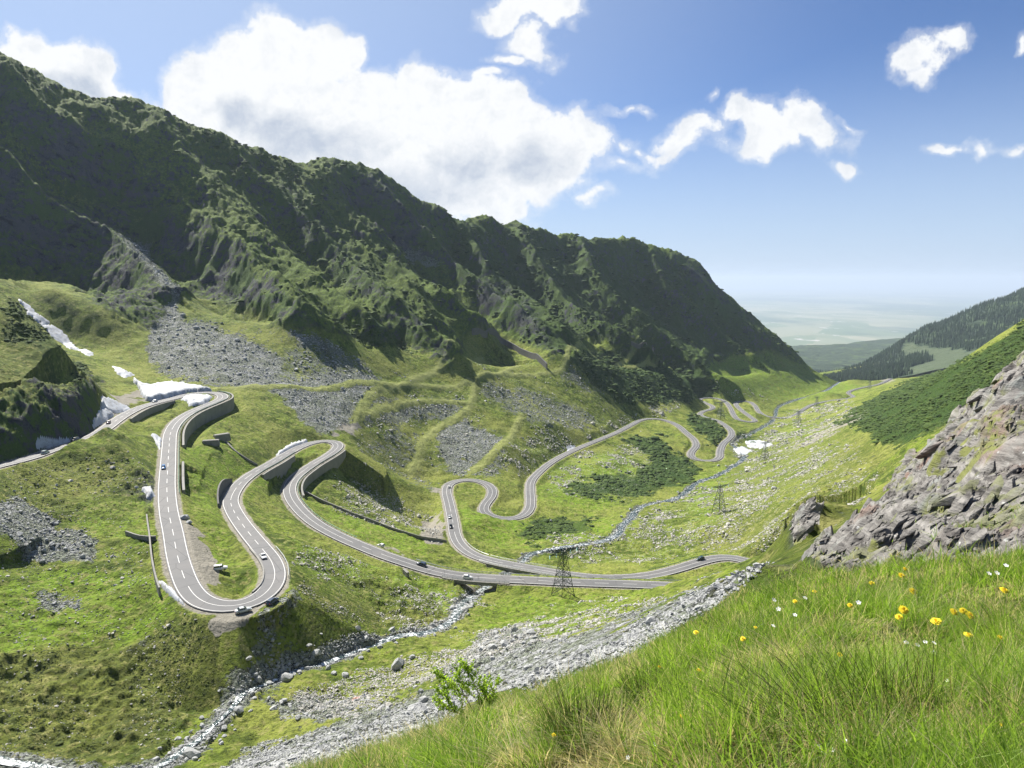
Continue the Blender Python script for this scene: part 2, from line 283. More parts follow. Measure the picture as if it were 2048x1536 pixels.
def base_s(t, l):
    x = np.clip((t-TG[0])/(TG[1]-TG[0]), 0, len(TG)-1.001); y = np.clip((l-LG[0])/(LG[1]-LG[0]), 0, len(LG)-1.001)
    i = x.astype(int); j = y.astype(int); fx = x-i; fy = y-j
    return (SG[j, i]*(1-fx)+SG[j, i+1]*fx)*(1-fy)+(SG[j+1, i]*(1-fx)+SG[j+1, i+1]*fx)*fy

# ------------------------------------------------------------------ regions (polygons traced on the photograph, carried onto the ground)
MX0, MY0, MST = -320, -220, 4
MW, MH = 670, 490
def raster(polys, blur=2):
    gx, gy = np.meshgrid(MX0+np.arange(MW)*MST, MY0+np.arange(MH)*MST)
    out = np.zeros((MH, MW), np.float32)
    for val, P in polys:
        ins = np.zeros(gx.shape, bool); n = len(P)
        for i in range(n):
            x1, y1 = P[i]; x2, y2 = P[(i+1) % n]
            if y1 == y2: continue
            cnd = ((gy >= y1) != (gy >= y2)) & (gx < (x2-x1)*(gy-y1)/(y2-y1)+x1)
            ins ^= cnd
        out[ins] = val
    for _ in range(blur):
        out[1:-1] = (out[:-2]+out[1:-1]*2+out[2:])/4; out[:, 1:-1] = (out[:, :-2]+out[:, 1:-1]*2+out[:, 2:])/4
    return out
def msample(R, px, py):
    x = np.clip((px-MX0)/MST, 0, MW-1.001); y = np.clip((py-MY0)/MST, 0, MH-1.001)
    i = x.astype(int); j = y.astype(int); fx = x-i; fy = y-j
    return (R[j, i]*(1-fx)+R[j, i+1]*fx)*(1-fy)+(R[j+1, i]*(1-fx)+R[j+1, i+1]*fx)*fy
def topx(X, Y, Z):
    zc = Y*CP-Z*SP; yc = Y*SP+Z*CP
    return 1024+F*X/zc, 768-F*yc/zc
REG = {
'mtn': [(1,[(-320,-220),(2000,-220),(1650,735),(1590,722),(1540,700),(1450,705),(1400,740),(1330,745),(1280,705),(1200,680),(1125,715),(1060,690),(940,655),(905,735),(840,690),(760,690),(720,680),(620,658),(560,645),(400,590),(345,600),(300,665),(200,615),(140,562),(0,555),(-320,520)])],
'rock': [(1,[(-320,240),(0,300),(100,395),(215,440),(290,530),(347,592),(345,606),(300,668),(200,615),(140,562),(40,540),(-320,520)]),
 (1,[(0,150),(60,220),(180,320),(330,430),(430,520),(520,562),(600,625),(624,655),(618,662),(560,650),(440,600),(340,540),(290,500),(215,430),(100,350),(0,260)]),
 (.8,[(560,180+180),(640,450),(740,560),(840,640),(910,715),(905,735),(850,715),(760,640),(660,540),(560,440)]),
 (.8,[(640,330),(760,350),(880,430),(900,520),(820,520),(700,430)]),(.8,[(960,520),(1060,610),(1125,700),(1110,715),(1040,660),(960,600)]),
 (1,[(0,790),(60,760),(120,770),(190,760),(205,800),(200,850),(100,880),(0,912),(-320,960),(-320,760)]),(.9,[(1010,458),(1035,448),(1060,472),(1030,470)]),(1,[(1340,500),(1370,505),(1420,560),(1480,610),(1520,650),(1500,655),(1440,600),(1380,540)]),
 (.7,[(250,970),(290,940),(320,960),(318,1010),(290,1030),(260,1000)]),
 (1,[(1575,1100),(1580,1030),(1600,1015),(1625,1030),(1620,1060),(1590,1090)]),(.8,[(1650,1010),(1735,1008),(1735,1030),(1680,1025)]),
 (1,[(1610,1135),(1640,1090),(1700,1060),(1770,1000),(1850,900),(1890,870),(1960,815),(2000,740),(2048,700),(2350,500),(2350,1100),(2048,1095),(1900,1130),(1700,1150),(1620,1150)])],
'outc': [(1,[(1600,1150),(1640,1090),(1700,1060),(1770,1000),(1850,900),(1890,865),(1960,810),(2000,735),(2048,690),(2350,480),(2350,1110),(2048,1100),(1900,1125),(1700,1150)]),(.7,[(1575,1100),(1580,1030),(1600,1010),(1650,1008),(1640,1050),(1600,1095)])],
'scree': [(.95,[(222,445),(290,495),(350,570),(400,600),(470,645),(540,655),(620,668),(690,705),(765,765),(745,800),(705,850),(650,868),(600,835),(560,785),(440,770),(330,750),(300,720),(298,660),(342,604),(300,545),(255,495)]),
 (.25,[(360,640),(420,640),(560,720),(600,690),(540,650),(440,600),(350,560)]),(.7,[(700,790),(930,795),(935,830),(770,850),(700,850)]),(.9,[(870,850),(930,840),(1010,880),(1010,940),(940,955),(880,925)]),(.6,[(950,930),(1000,920),(1010,945),(960,960)]),
 (.6,[(940,780),(1060,850),(1180,860),(1200,830),(1060,780),(980,760)]),(.55,[(560,700),(640,690),(720,740),(560,760)]),
 (.9,[(-320,1020),(0,1030),(60,1012),(130,1050),(190,1080),(180,1130),(0,1112),(-320,1100)]),(.8,[(60,1190),(150,1195),(160,1230),(80,1220)]),
 (1,[(420,1560),(480,1510),(600,1470),(760,1425),(860,1385),(960,1310),(1100,1285),(1220,1262),(1300,1225),(1400,1178),(1520,1140),(1560,1130),(1480,1200),(1300,1300),(960,1420),(760,1520),(640,1740),(300,1740)]),
 (.8,[(930,1290),(980,1265),(1080,1262),(1090,1290),(980,1330)]),(.7,[(520,1400),(700,1400),(850,1385),(840,1420),(560,1450)]),(.7,[(540,1290),(575,1260),(590,1300),(570,1345),(500,1350)]),
 (.85,[(540,1190),(575,1165),(570,1215),(545,1235),(500,1240)]),(.7,[(1480,890),(1500,900),(1480,920),(1455,900)]),(.5,[(780,850),(860,880),(840,950),(720,900)]),(.5,[(700,900),(860,960),(880,985),(760,950)]),(.8,[(800,490),(850,520),(900,525),(860,545),(810,520)]),(.7,[(230,440),(350,600),(300,560)]),(.6,[(1130,715),(1180,770),(1240,800),(1160,780),(1110,740)])],
'scrub': [(.75,[(880,440),(1000,455),(1110,470),(1250,485),(1340,505),(1500,640),(1600,715),(1500,700),(1400,740),(1280,700),(1200,680),(1120,700),(1000,640),(900,560)]),(1,[(1125,705),(1200,700),(1290,700),(1410,745),(1450,770),(1420,790),(1330,812),(1260,812),(1180,770)]),
 (1,[(1650,870),(1740,800),(1800,768),(1870,745),(1960,705),(2060,640),(2350,560),(2350,740),(2048,720),(1960,815),(1880,865),(1830,885),(1780,895),(1710,850)]),
 (1,[(1230,880),(1320,870),(1400,940),(1385,960),(1300,990),(1200,1000),(1120,985),(1150,960),(1270,945),(1310,920)]),(1,[(1370,828),(1420,835),(1460,865),(1430,893),(1390,860)]),(1,[(1462,852),(1500,868),(1525,885),(1490,882)]),(.9,[(1425,828),(1450,828),(1445,838)]),
 (.8,[(640,640),(720,680),(860,720),(930,770),(860,720),(740,650)]),(.45,[(350,200),(560,320),(880,430),(900,650),(700,600),(400,330)]),(.6,[(0,590),(80,640),(130,710),(100,730),(0,690)]),(.8,[(100,690),(180,740),(170,790),(120,740)]),(.8,[(1030,1060),(1080,1035),(1210,1040),(1150,1075),(1060,1090)]),(.42,[(100,1330),(180,1310),(230,1350),(140,1380)]),
 (.5,[(150,300),(250,330),(420,500),(330,480)])],
'lush': [(1,[(1390,720),(1450,705),(1540,705),(1700,765),(1740,780),(1600,800),(1560,800),(1430,780)]),(1,[(60,1150),(200,1140),(320,1165),(400,1240),(280,1270),(0,1300),(-300,1300),(-300,1180)]),(.8,[(580,1080),(800,1150),(980,1190),(900,1230),(620,1210)]),(1,[(880,990),(1050,1045),(1250,1040),(1260,1060),(1180,1085),(960,1090)]),(.9,[(1060,1000),(1100,930),(1230,900),(1280,930),(1220,990),(1200,1030)]),(.7,[(1000,1190),(1300,1180),(1350,1200),(1120,1260),(900,1290)]),(.8,[(360,900),(440,880),(560,970),(440,1030),(460,1100),(500,1180),(460,1190),(400,1080)]),(.9,[(600,990),(880,1090),(860,1120),(700,1070)]),(.9,[(560,900),(640,880),(590,950),(560,930)]),(.6,[(1350,970),(1600,850),(1700,880),(1600,1000),(1400,1060)]),(.5,[(620,640),(720,740),(840,770),(760,770)]),(.8,[(190,990),(320,1000),(310,1100),(130,1040)])],
'dry': [(1,[(-320,1330),(430,1270),(450,1400),(300,1540),(-320,1540)]),(.8,[(580,1170),(700,1150),(870,1190),(880,1250),(600,1290)]),(.8,[(700,860),(830,900),(900,940),(820,955),(720,920)]),(.8,[(1450,900),(1700,860),(1800,900),(1700,1010),(1560,1120),(1400,1100),(1450,1000)]),(.9,[(1600,1020),(1740,1020),(1720,1060),(1640,1100),(1560,1140)]),(.7,[(0,640),(200,760),(190,860),(0,800)]),(.5,[(0,940),(240,890),(300,960),(240,1040),(0,1040)]),(.6,[(100,180),(220,250),(460,480),(560,560),(300,330)])],
'dirt': [(1,[(352,1045),(375,1062),(410,1090),(440,1118),(436,1140),(420,1160),(440,1190),(405,1190),(382,1165),(368,1120),(356,1080)]),(1,[(455,1232),(570,1240),(540,1285),(500,1305),(430,1330),(428,1290)]),(.9,[(835,1055),(885,1040),(890,1085),(845,1082)]),(.8,[(850,975),(888,975),(888,990),(855,990)]),(.8,[(730,1085),(790,1098),(825,1122),(790,1112)]),(.8,[(660,855),(690,845),(730,850),(700,875),(680,870)]),(.7,[(1130,900),(1090,925),(1140,885)]),(.8,[(1075,975),(1080,1000),(1068,1010),(1066,985)]),(.6,[(1380,890),(1400,900),(1400,915),(1388,912)]),(.8,[(200,800),(290,780),(300,800),(230,815)]),(.8,[(1750,757),(1790,753),(1790,765),(1760,768)]),(.8,[(1400,690),(1450,725),(1430,715)]),(.6,[(1700,830),(1760,815),(1720,845),(1650,880),(1500,930),(1480,940)]),(.8,[(470,1100),(490,1105),(480,1112),(460,1105)])],
'stone': [(.9,[(1080,1080),(1230,1080),(1300,1020),(1420,970),(1500,930),(1700,880),(1750,950),(1600,1120),(1500,1100),(1400,1120),(1150,1130)]),(.8,[(1500,930),(1480,900),(1580,820),(1700,800),(1740,830),(1650,880)]),(.9,[(920,930),(1070,860),(1280,820),(1400,780),(1330,840),(1180,880),(1040,960)]),(.8,[(660,950),(870,1010),(880,1080),(700,1040),(640,990)]),(.9,[(1090,900),(1300,890),(1350,960),(1250,1000),(1100,990)]),(.7,[(580,1080),(1000,1200),(880,1280),(560,1280)]),(.8,[(560,1400),(900,1290),(1100,1200),(1350,1200),(1100,1300),(700,1450)]),(.7,[(1450,760),(1600,790),(1500,800),(1380,760)]),(.7,[(1640,720),(1700,750),(1560,720)]),(.6,[(640,700),(900,760),(1000,800),(900,950),(700,900)]),(.5,[(0,930),(300,900),(330,1200),(0,1160)]),(.5,[(1330,790),(1200,750),(1100,730),(930,700),(1000,800),(1200,830)]),(.4,[(0,1150),(400,1250),(400,1500),(0,1500)])],
}
REG = {k: raster(v, 3) for k, v in REG.items()}
# ------------------------------------------------------------------ the ground sheet
DIKES_PX = [[(700,868),(735,800),(760,783),(800,775),(850,752),(905,724),(930,700),(965,680)],
 [(820,945),(835,920),(850,880),(870,862),(900,845),(930,825),(945,800),(955,770),(1000,752),(1040,720)],
 [(440,778),(520,776),(600,776),(740,770),(800,774),(940,770)],
 [(740,835),(780,815),(830,805),(930,806)],[(955,770),(1010,752),(1080,748),(1128,742),(1135,715),(1165,690),(1200,674)],[(1165,692),(1230,690),(1330,735),(1420,780)],
 [(940,945),(990,905),(1020,880),(1035,850),(1045,832)],[(1170,690),(1240,688),(1290,700)]]
def base_hit(px, py, lo=30.0, hi=2400.0):
    X, y, Z = ray(px, py); t = X/y; s = Z/y
    Y = np.exp(np.linspace(math.log(lo), math.log(hi), 2400))
    d = base_s(np.full(Y.shape, t), np.log(Y))-s
    k = np.argmax(d > 0) if (d > 0).any() else len(Y)-1
    return np.array([t*Y[k], Y[k], s*Y[k]])
def trace_ground(pts, step=3.0, sm=3): return smoothline([base_hit(*p) for p in pts], step, sm)
DIKES = [trace_ground(p) for p in DIKES_PX]
SPURS_PX = [([(-150,240),(0,300),(60,355),(130,400),(215,450),(260,500),(310,560),(347,594)], 44, 60, 12),
 ([(0,112),(60,190),(150,260),(240,300),(330,370),(400,440),(470,510),(540,570),(600,632),(623,657)], 60, 75, 20),
 ([(250,197),(330,280),(400,360),(470,430),(560,520),(620,570),(680,620),(730,665)], 40, 55, 8),
 ([(430,268),(500,340),(590,430),(680,520),(760,600),(850,680),(908,735)], 52, 62, 18),
 ([(600,345),(700,440),(800,520),(900,610),(960,655)], 40, 55, 8),
 ([(720,335),(800,410),(870,480),(960,570),(1060,650),(1124,712)], 56, 70, 18),
 ([(880,430),(960,520),(1040,590),(1130,680)], 36, 55, 6),
 ([(1020,455),(1100,560),(1200,650),(1290,705)], 46, 70, 8),([(1110,463),(1200,560),(1300,650),(1400,735)], 42, 70, 6),
 ([(1245,478),(1330,560),(1420,640),(1500,705)], 40, 70, 6),([(1350,508),(1430,590),(1520,670),(1570,705)], 32, 60, 4),
 ([(100,155),(170,215),(300,300),(420,400),(520,500)], 30, 45, 4),([(520,310),(620,400),(720,500),(800,570),(860,640)], 30, 45, 6)]
SPURS = [(trace_ground(p, 8.0, 2), A, w, A2) for p, A, w, A2 in SPURS_PX]

def lnrows():
    seg = [(1.25, 9, .011), (9, 50, .0048), (50, 105, .006), (105, 640, .0034), (640, 1900, .0027), (1900, 3000, .012)]
    out = []
    for a, b, d in seg:
        n = int(math.log(b/a)/d); out += list(np.linspace(math.log(a), math.log(b), n, endpoint=False))
    out.append(math.log(3000)); return np.array(out)
LR = lnrows(); NCOL = 1320
TC = np.linspace(-0.98, 0.98, NCOL)
T2, L2 = np.meshgrid(TC, LR)
GY = np.exp(L2); GX = T2*GY; GZ = base_s(T2, L2)*GY
NR = len(LR)
def window(p, R):
    y0 = max(p[1]-R, 1.3); y1 = p[1]+R
    j0 = np.searchsorted(LR, math.log(y0)); j1 = np.searchsorted(LR, math.log(y1))
    t0 = min((p[0]-R)/y0, (p[0]-R)/y1); t1 = max((p[0]+R)/y0, (p[0]+R)/y1)
    i0 = max(0, int((t0-TC[0])/(TC[1]-TC[0]))); i1 = min(NCOL, int((t1-TC[0])/(TC[1]-TC[0]))+2)
    return slice(j0, j1), slice(i0, i1)
def nearpoly(P, R):
    """distance to polyline, index of nearest sample, signed side (left +)"""
    D = np.full(GX.shape, 1e9, np.float32); I = np.zeros(GX.shape, np.int32); S = np.zeros(GX.shape, np.float32)
    T, Nn = side(P)
    for k, p in enumerate(P):
        js, is_ = window(p, R)
        if js.stop <= js.start or is_.stop <= is_.start: continue
        dx = GX[js, is_]-p[0]; dy = GY[js, is_]-p[1]
        d = np.hypot(dx, dy); sub = D[js, is_]; m = d < sub
        sub[m] = d[m]; I[js, is_][m] = k
        sd = dx*Nn[k, 0]+dy*Nn[k, 1]; S[js, is_][m] = sd[m]
    return D, I, S
# spurs: the traced lines are crests; gullies are carved between them, steep on the viewer's side
CREST = smoothline([at(p[0], p[1], back(*p)) for p in [(-300,0,700),(-150,60,780),(0,108,850),(100,155,880),(160,190,900),(250,197,950),(350,235,990),(430,268,1030),(500,305,1060),(600,345,1110),(640,322,1180),(760,348,1215),(830,395,1250),(880,430,1290),(960,438,1450),(1030,450,1540),(1110,462,1610),(1180,488,1660),(1245,478,1720),(1310,495,1770),(1360,508,1800),(1410,550,1800),(1460,600,1780),(1500,640,1760),(1550,675,1740),(1592,712,1720)]], 8.0, 1)
DC, _, _ = nearpoly(CREST, 120)
PX0, PY0 = topx(GX, GY, GZ)
mwide = msample(raster([(1, [(-320,-220),(2000,-220),(1650,735),(1590,722),(1400,740),(1125,700),(905,722),(760,672),(622,650),(347,590),(140,540),(-320,500)])], 22), PX0, PY0)*sstep(GY, 380, 520)
prod = np.ones(GX.shape, np.float32); wsum = np.zeros(GX.shape, np.float32)+1e-6; asum = np.zeros(GX.shape, np.float32)
for P, A, w, A2 in SPURS:
    Pq = P[::2]; D, I, S = nearpoly(Pq, 190)
    q = I/max(1, len(Pq)-1); Tq, _ = side(Pq)
    al = np.sqrt(np.maximum(D*D-S*S, 0)); D = np.where((al < 11) & (D < 1e8), np.abs(S), D)
    wob = 1+0.35*fbm(GX/45, GY/45, 5, 3)
    wl = np.where(S > 0, w*1.1, w*.48)*wob
    near = D < 189
    prod = np.where(near, prod*(1-np.exp(-(np.minimum(D, 400)/wl)**1.15)*.97), prod)
    wt = np.where(near, 1/(D+25)**2, 0); wsum += wt; asum += wt*A*(1-.35*sstep(q, .7, 1))
    GZ += np.where(D < 110, A2*sstep(q, .45, .95)*np.exp(-(D/(w*.55*np.where(S > 0, 1, .75)))**2), 0)
carve = prod*asum/wsum*1.75*mwide*sstep(np.minimum(DC, 130), 6, 95)
GZ -= np.where(wsum > 1e-5, carve, 0)
EX, EY = topx(GX, GY, GZ)
wf = np.minimum(34, 10500/GY+6)
EXw = EX+fbm(GX/16, GY/16, 31, 4, .7)*wf; EYw = EY+fbm(GX/16+50, GY/16, 37, 4, .7)*wf*.75
M = {k: msample(v, EXw, EYw) for k, v in REG.items()}
far = GY > 100
for k in ('mtn', 'scrub', 'lush', 'stone', 'dirt'): M[k] = M[k]*sstep(GY, 60, 100)
M['mtn'] *= sstep(GY, 320, 420)
M['outc'] *= sstep(-GY, -60, -50)
M['rock'] *= ((GY < 62) | ((GY > 180) & (EX < 1570)))
M['scree'] *= (GY > 9)
u = 0.76*GX-0.65*GY; v = 0.65*GX+0.76*GY
# mountain relief: gullies running down the fall line plus broken crags
mt = M['mtn']
GZ += mt*(1-.75*M['scree'])*(9*fbm(GX/52, GY/52, 2, 3)+11*ridged(v/85+.5*fbm(GX/200, GY/200, 7, 2), u/420, 3, 2)+3.4*ridged(v/30+1.2*fbm(GX/70, GY/70, 8, 3), u/190, 9, 3, .55)+5.0*fbm(GX/20, GY/20, 12, 5, .66)+1.8*ridged(v/9, u/30, 17, 3, .6))
rk = M['rock']*(GY > 180)
GZ += rk*(2.6*ridged(v/9+fbm(GX/25, GY/25, 16, 3)*1.5, u/30, 14, 3)+1.2*fbm(GX/4, GY/4, 15, 3))
# crest roughness
crest = sstep(560-EY+0*GX, 0, 60)*mt
GZ += crest*(5.0*ridged(GX/26, GY/26, 44, 4, .6)+2.0*fbm(GX/6, GY/6, 47, 3))
# hummocky ground everywhere else
rest = (1-mt)*sstep(GY, 80, 140)
GZ += rest*(1.6*fbm(GX/26, GY/26, 21, 3)+0.95*fbm(GX/7, GY/7, 22, 3)+0.50*fbm(GX/2.4, GY/2.4, 23, 2)*sstep(-GY, -600, -300))
GZ += rest*M['dry']*(GY < 260)*(1.6*ridged(GX/9, GY/9, 25, 3)+.5*ridged(GX/3, GY/3, 26, 2))
GZ += rest*M['scree']*(0.5*np.abs(fbm(GX/3, GY/3, 27, 2))*2)
GZ += rest*rk*(3.0*ridged(v/8, u/14, 28, 4, .6)+1.0*fbm(GX/3, GY/3, 29, 2))
GZ += rest*M['scrub']*(GY < 1200)*(0.9*np.abs(fbm(GX/5, GY/5, 30, 3))*2)
# near scree slope and bank
nb = sstep(-GY, -110, -60)
GZ += nb*sstep(GY, 9, 16)*(1-M['outc'])*(0.35*fbm(GX/5, GY/5, 33, 3)+.12*fbm(GX/1.1, GY/1.1, 34, 3))
GZ += sstep(-GY, -10, -8)*(0.10*fbm(GX/1.1, GY/1.1, 35, 3))
# outcrop: tilted slabs of schist, dipping to the left
oc = M['outc']
a = 0.80*GX+0.35*GY+0.6*GZ; b = -0.30*GX+0.95*GY
wb = fbm(GX/2.5, GY/2.5, 41, 3)
def saw(x, sharp=.82):
    fr = x-np.floor(x); return np.where(fr < sharp, fr/sharp, (1-fr)/(1-sharp))
cell = vnoise(np.floor(a/1.15+wb*.6)*1.7, b/2.6+wb, 42)
slab = saw(a/2.3+wb*.5+cell*.5)*0.85*(.4+cell)+saw(b/3.1+wb*.9+cell*3, .7)*.4*cell
def blurc(A, n=4, m=1):
    for _ in range(n): A[:, 1:-1] = (A[:, :-2]+A[:, 1:-1]+A[:, 2:])/3; A[:, 2:-2] = (A[:, :-4]+A[:, 2:-2]+A[:, 4:])/3
    for _ in range(m): A[1:-1] = (A[:-2]+2*A[1:-1]+A[2:])/4
    return A
slab = blurc(slab.copy(), 5, 3); oc = blurc(oc.copy(), 5, 2)
GZ += oc*(slab*(.5+np.minimum(GY, 40)/26)*.85+0.55*ridged(GX/3.8, GY/3.8, 43, 3, .6)*(GY/22)+.05*fbm(GX/.3, GY/.3, 45, 2))-oc*.5
# dikes (grassy earth banks)
DK = np.zeros(GX.shape, np.float32)
for P in DIKES:
    D, I, S = nearpoly(P, 16)
    GZ += 1.1*np.exp(-(D/4.2)**2); DK = np.maximum(DK, np.exp(-(D/4.2)**4)*(0.75+.25*fbm(GX/9, GY/9, 46, 2)))
# stream bed
SD, SI, SS = nearpoly(STREAM, 30)
swid = 0.8+1.0*vnoise(SI/12.0, SI*0.0, 51)+0.5*(GY > 380)
sh = STREAM[SI, 2]
rise = np.clip(SD-swid-.6, 0, 99)
okS = SD < 28
GZ = np.where(okS, np.minimum(GZ, sh+0.05+rise*0.72+0.12*fbm(GX/2.2, GY/2.2, 52, 3)*np.clip(rise, 0, 1.5)), GZ)
GZ = np.where(okS & (SD < swid+.9), sh-0.45+0*GZ, GZ)
# road bench: cut and fill
RD, RI, RS = nearpoly(ROAD, 34)
RH = ROAD[:, 2]
def rix(px, py, h): return int(np.argmin(np.linalg.norm(ROAD[:, :2]-np.array(ath(px, py, h))[:2], axis=1)))
BR1 = (lambda a, b: (a, b))(int(np.argmin(np.linalg.norm(ROAD[:, :2]-np.array(ath(905,1149,-124))[:2], axis=1))), int(np.argmin(np.linalg.norm(ROAD[:, :2]-np.array(ath(1000,1157,-126))[:2], axis=1))))
BR2 = (int(np.argmin(np.linalg.norm(ROAD[:, :2]-np.array(ath(1100,1144,-142))[:2], axis=1))), int(np.argmin(np.linalg.norm(ROAD[:, :2]-np.array(ath(985,1121,-143.5))[:2], axis=1))))
RWALLS = [(rix(425,786,-78), rix(341,890,-82), 1, 7.5), (rix(337,925,-84), rix(334,985,-86), 1, 5.0), (rix(673,899,-109.7), rix(583,997,-114), 1, 5.0), (rix(500,950,-102), rix(572,909,-105), -1, 4.5), (rix(235,839,-75), rix(330,800,-77), -1, 3.5)]
WH = np.zeros(len(ROAD))
for a_, b_, sd_, H_ in RWALLS:
    q = np.linspace(0, 1, b_-a_); WH[a_:b_] = sd_*H_*np.minimum(1, np.minimum(q, 1-q)*5+.12)
bridge = ((RI > BR1[0]) & (RI < BR1[1])) | ((RI > BR2[0]) & (RI < BR2[1]))
hw = 4.6+GY*.0022
HP = (rix(400,1201,-91), rix(546,1168,-93)); apr = (RI > HP[0]) & (RI < HP[1]) & (RS < 0)
hw = hw+np.where(apr, 4.5*np.sin(np.clip((RI-HP[0])/(HP[1]-HP[0]), 0, 1)*math.pi), 0)
okR = (RD < 32) & ~bridge
low = RH[RI]-np.clip(RD-hw, 0, 99)*0.72-0.25-GY*.0004; high = RH[RI]+np.clip(RD-hw, 0, 99)*(0.85+2.2*M['rock'])-0.10-GY*.0004
wside = (WH[RI] != 0) & (np.sign(RS) == np.sign(WH[RI])) & (RD < 32)
low = np.where(wside, -1e9, low); high = np.where(wside & (RD > hw), RH[RI]-np.abs(WH[RI])-(RD-hw)*.25+np.clip(RD-11, 0, 99)*.8, high)
low = np.minimum(low, np.where(SD < 28, sh+SD*.98, 1e9)); low = np.where((SD < 29) & (SS < 0) & (RD > 12) & (GY < 262), -1e9, low)
cl = np.minimum(np.maximum(GZ, low), high)
GZ = np.where(okR, np.where(RD < hw, RH[RI]-0.22-GY*.0005, cl), GZ)
GZ = np.where(bridge & (RD < 8), np.minimum(GZ, RH[RI]-1.6), GZ)
# crest heights are final: attributes
gravel = np.where(RD < 1e8, np.exp(-(np.clip(RD-3.0, 0, 99)/2.6)**3), 0)
wet = np.where(okS, np.exp(-(np.clip(SD-swid, 0, 99)/(1.6+2.6*vnoise(GX/6, GY/6, 53)))**2), 0)
for k in ('scree', 'scrub', 'stone', 'dry', 'lush'): M[k] = M[k]*(1-sstep(-RD, -7, -4.5))
M['scree'] = np.maximum(M['scree'], wet*.9); M['rock'] = np.maximum(M['rock'], 0)
M['dirt'] = np.maximum(M['dirt'], gravel*.75)
M['dirt'] = np.where((GY < 16) & (M['outc'] < .5), .42, M['dirt'])
M['dry'] = np.where((GY < 16) & (M['outc'] < .5), .8, M['dry'])
M['scrub'] *= (1-DK); M['scree'] *= (1-DK)**2; M['stone'] *= 1-DK*.9; M['dry'] *= 1-DK
steep = np.zeros(GX.shape, np.float32)

SLO = GZ/GY; CM = np.maximum.accumulate(SLO, axis=0); VIS = SLO >= CM-.0015
VISW = .12+.88*VIS
def hz(x, y):
    """final ground height at a world point"""
    x = np.atleast_1d(np.asarray(x, float)); y = np.atleast_1d(np.asarray(y, float))
    t = np.clip((x/y-TC[0])/(TC[1]-TC[0]), 0, NCOL-1.001); l = np.clip(np.interp(np.log(y), LR, np.arange(NR)), 0, NR-1.001)
    i = t.astype(int); j = l.astype(int); fx = t-i; fy = l-j
    return (GZ[j, i]*(1-fx)+GZ[j, i+1]*fx)*(1-fy)+(GZ[j+1, i]*(1-fx)+GZ[j+1, i+1]*fx)*fy
def hmask(name, x, y):
    t = np.clip(((x/y-TC[0])/(TC[1]-TC[0])).astype(int), 0, NCOL-1); l = np.clip(np.interp(np.log(y), LR, np.arange(NR)).astype(int), 0, NR-1)
    return (M[name] if name in M else {'RD': RD, 'SD': SD}[name])[l, t]
def hit(px, py, lo=1.5, hi=2900.0):
    """where the sight line through a traced pixel meets the ground"""
    X, y, Z = ray(px, py); Y = np.exp(np.arange(math.log(lo), math.log(hi), .0012))
    g = hz(X/y*Y, Y)-Z/y*Y
    k = np.argmax(g > 0) if (g > 0).any() else len(Y)-1
    return Vector((X/y*Y[k], Y[k], Z/y*Y[k]))

def mesh_from(name, V, Q, mat=None, attrs=None, smooth=True):
    me = bpy.data.meshes.new(name); V = np.asarray(V, np.float32); Q = np.asarray(Q, np.int32)
    k = Q.shape[1]
    me.vertices.add(len(V)); me.vertices.foreach_set('co', V.ravel())
    me.loops.add(Q.size); me.loops.foreach_set('vertex_index', Q.ravel())
    me.polygons.add(len(Q)); me.polygons.foreach_set('loop_start', np.arange(0, Q.size, k, dtype=np.int32))
    me.polygons.foreach_set('loop_total', np.full(len(Q), k, np.int32))
    me.polygons.foreach_set('use_smooth', np.full(len(Q), smooth, bool))
    for an, av in (attrs or {}).items():
        a = me.attributes.new(an, 'FLOAT', 'POINT'); a.data.foreach_set('value', np.asarray(av, np.float32).ravel())
    me.update(calc_edges=True); me.validate()
    if mat: me.materials.append(mat)
    return me
def link(name, me, parent=None, **props):
    o = bpy.data.objects.new(name, me); COL.objects.link(o)
    if parent: o.parent = parent
    for k, v in props.items(): o[k] = v
    return o
def grid_quads(nr, nc):
    i = np.arange(nr*nc).reshape(nr, nc)
    return np.stack([i[:-1, :-1], i[:-1, 1:], i[1:, 1:], i[1:, :-1]], -1).reshape(-1, 4)
def newmat(name):
    m = bpy.data.materials.new(name); m.use_nodes = True; N = NT(m.node_tree)
    b = N.n('ShaderNodeBsdfPrincipled'); o = N.n('ShaderNodeOutputMaterial'); N.t.links.new(b.outputs[0], o.inputs[0])
    b.inputs['Roughness'].default_value = 0.9; b.inputs['Specular IOR Level'].default_value = 0.25
    return m, N, b
def bump(N, b, h, dist, strength=1.0):
    nd = N.n('ShaderNodeBump'); nd.inputs['Distance'].default_value = dist; nd.inputs['Strength'].default_value = strength
    N.put(nd.inputs['Height'], h); N.t.links.new(nd.outputs[0], b.inputs['Normal'])

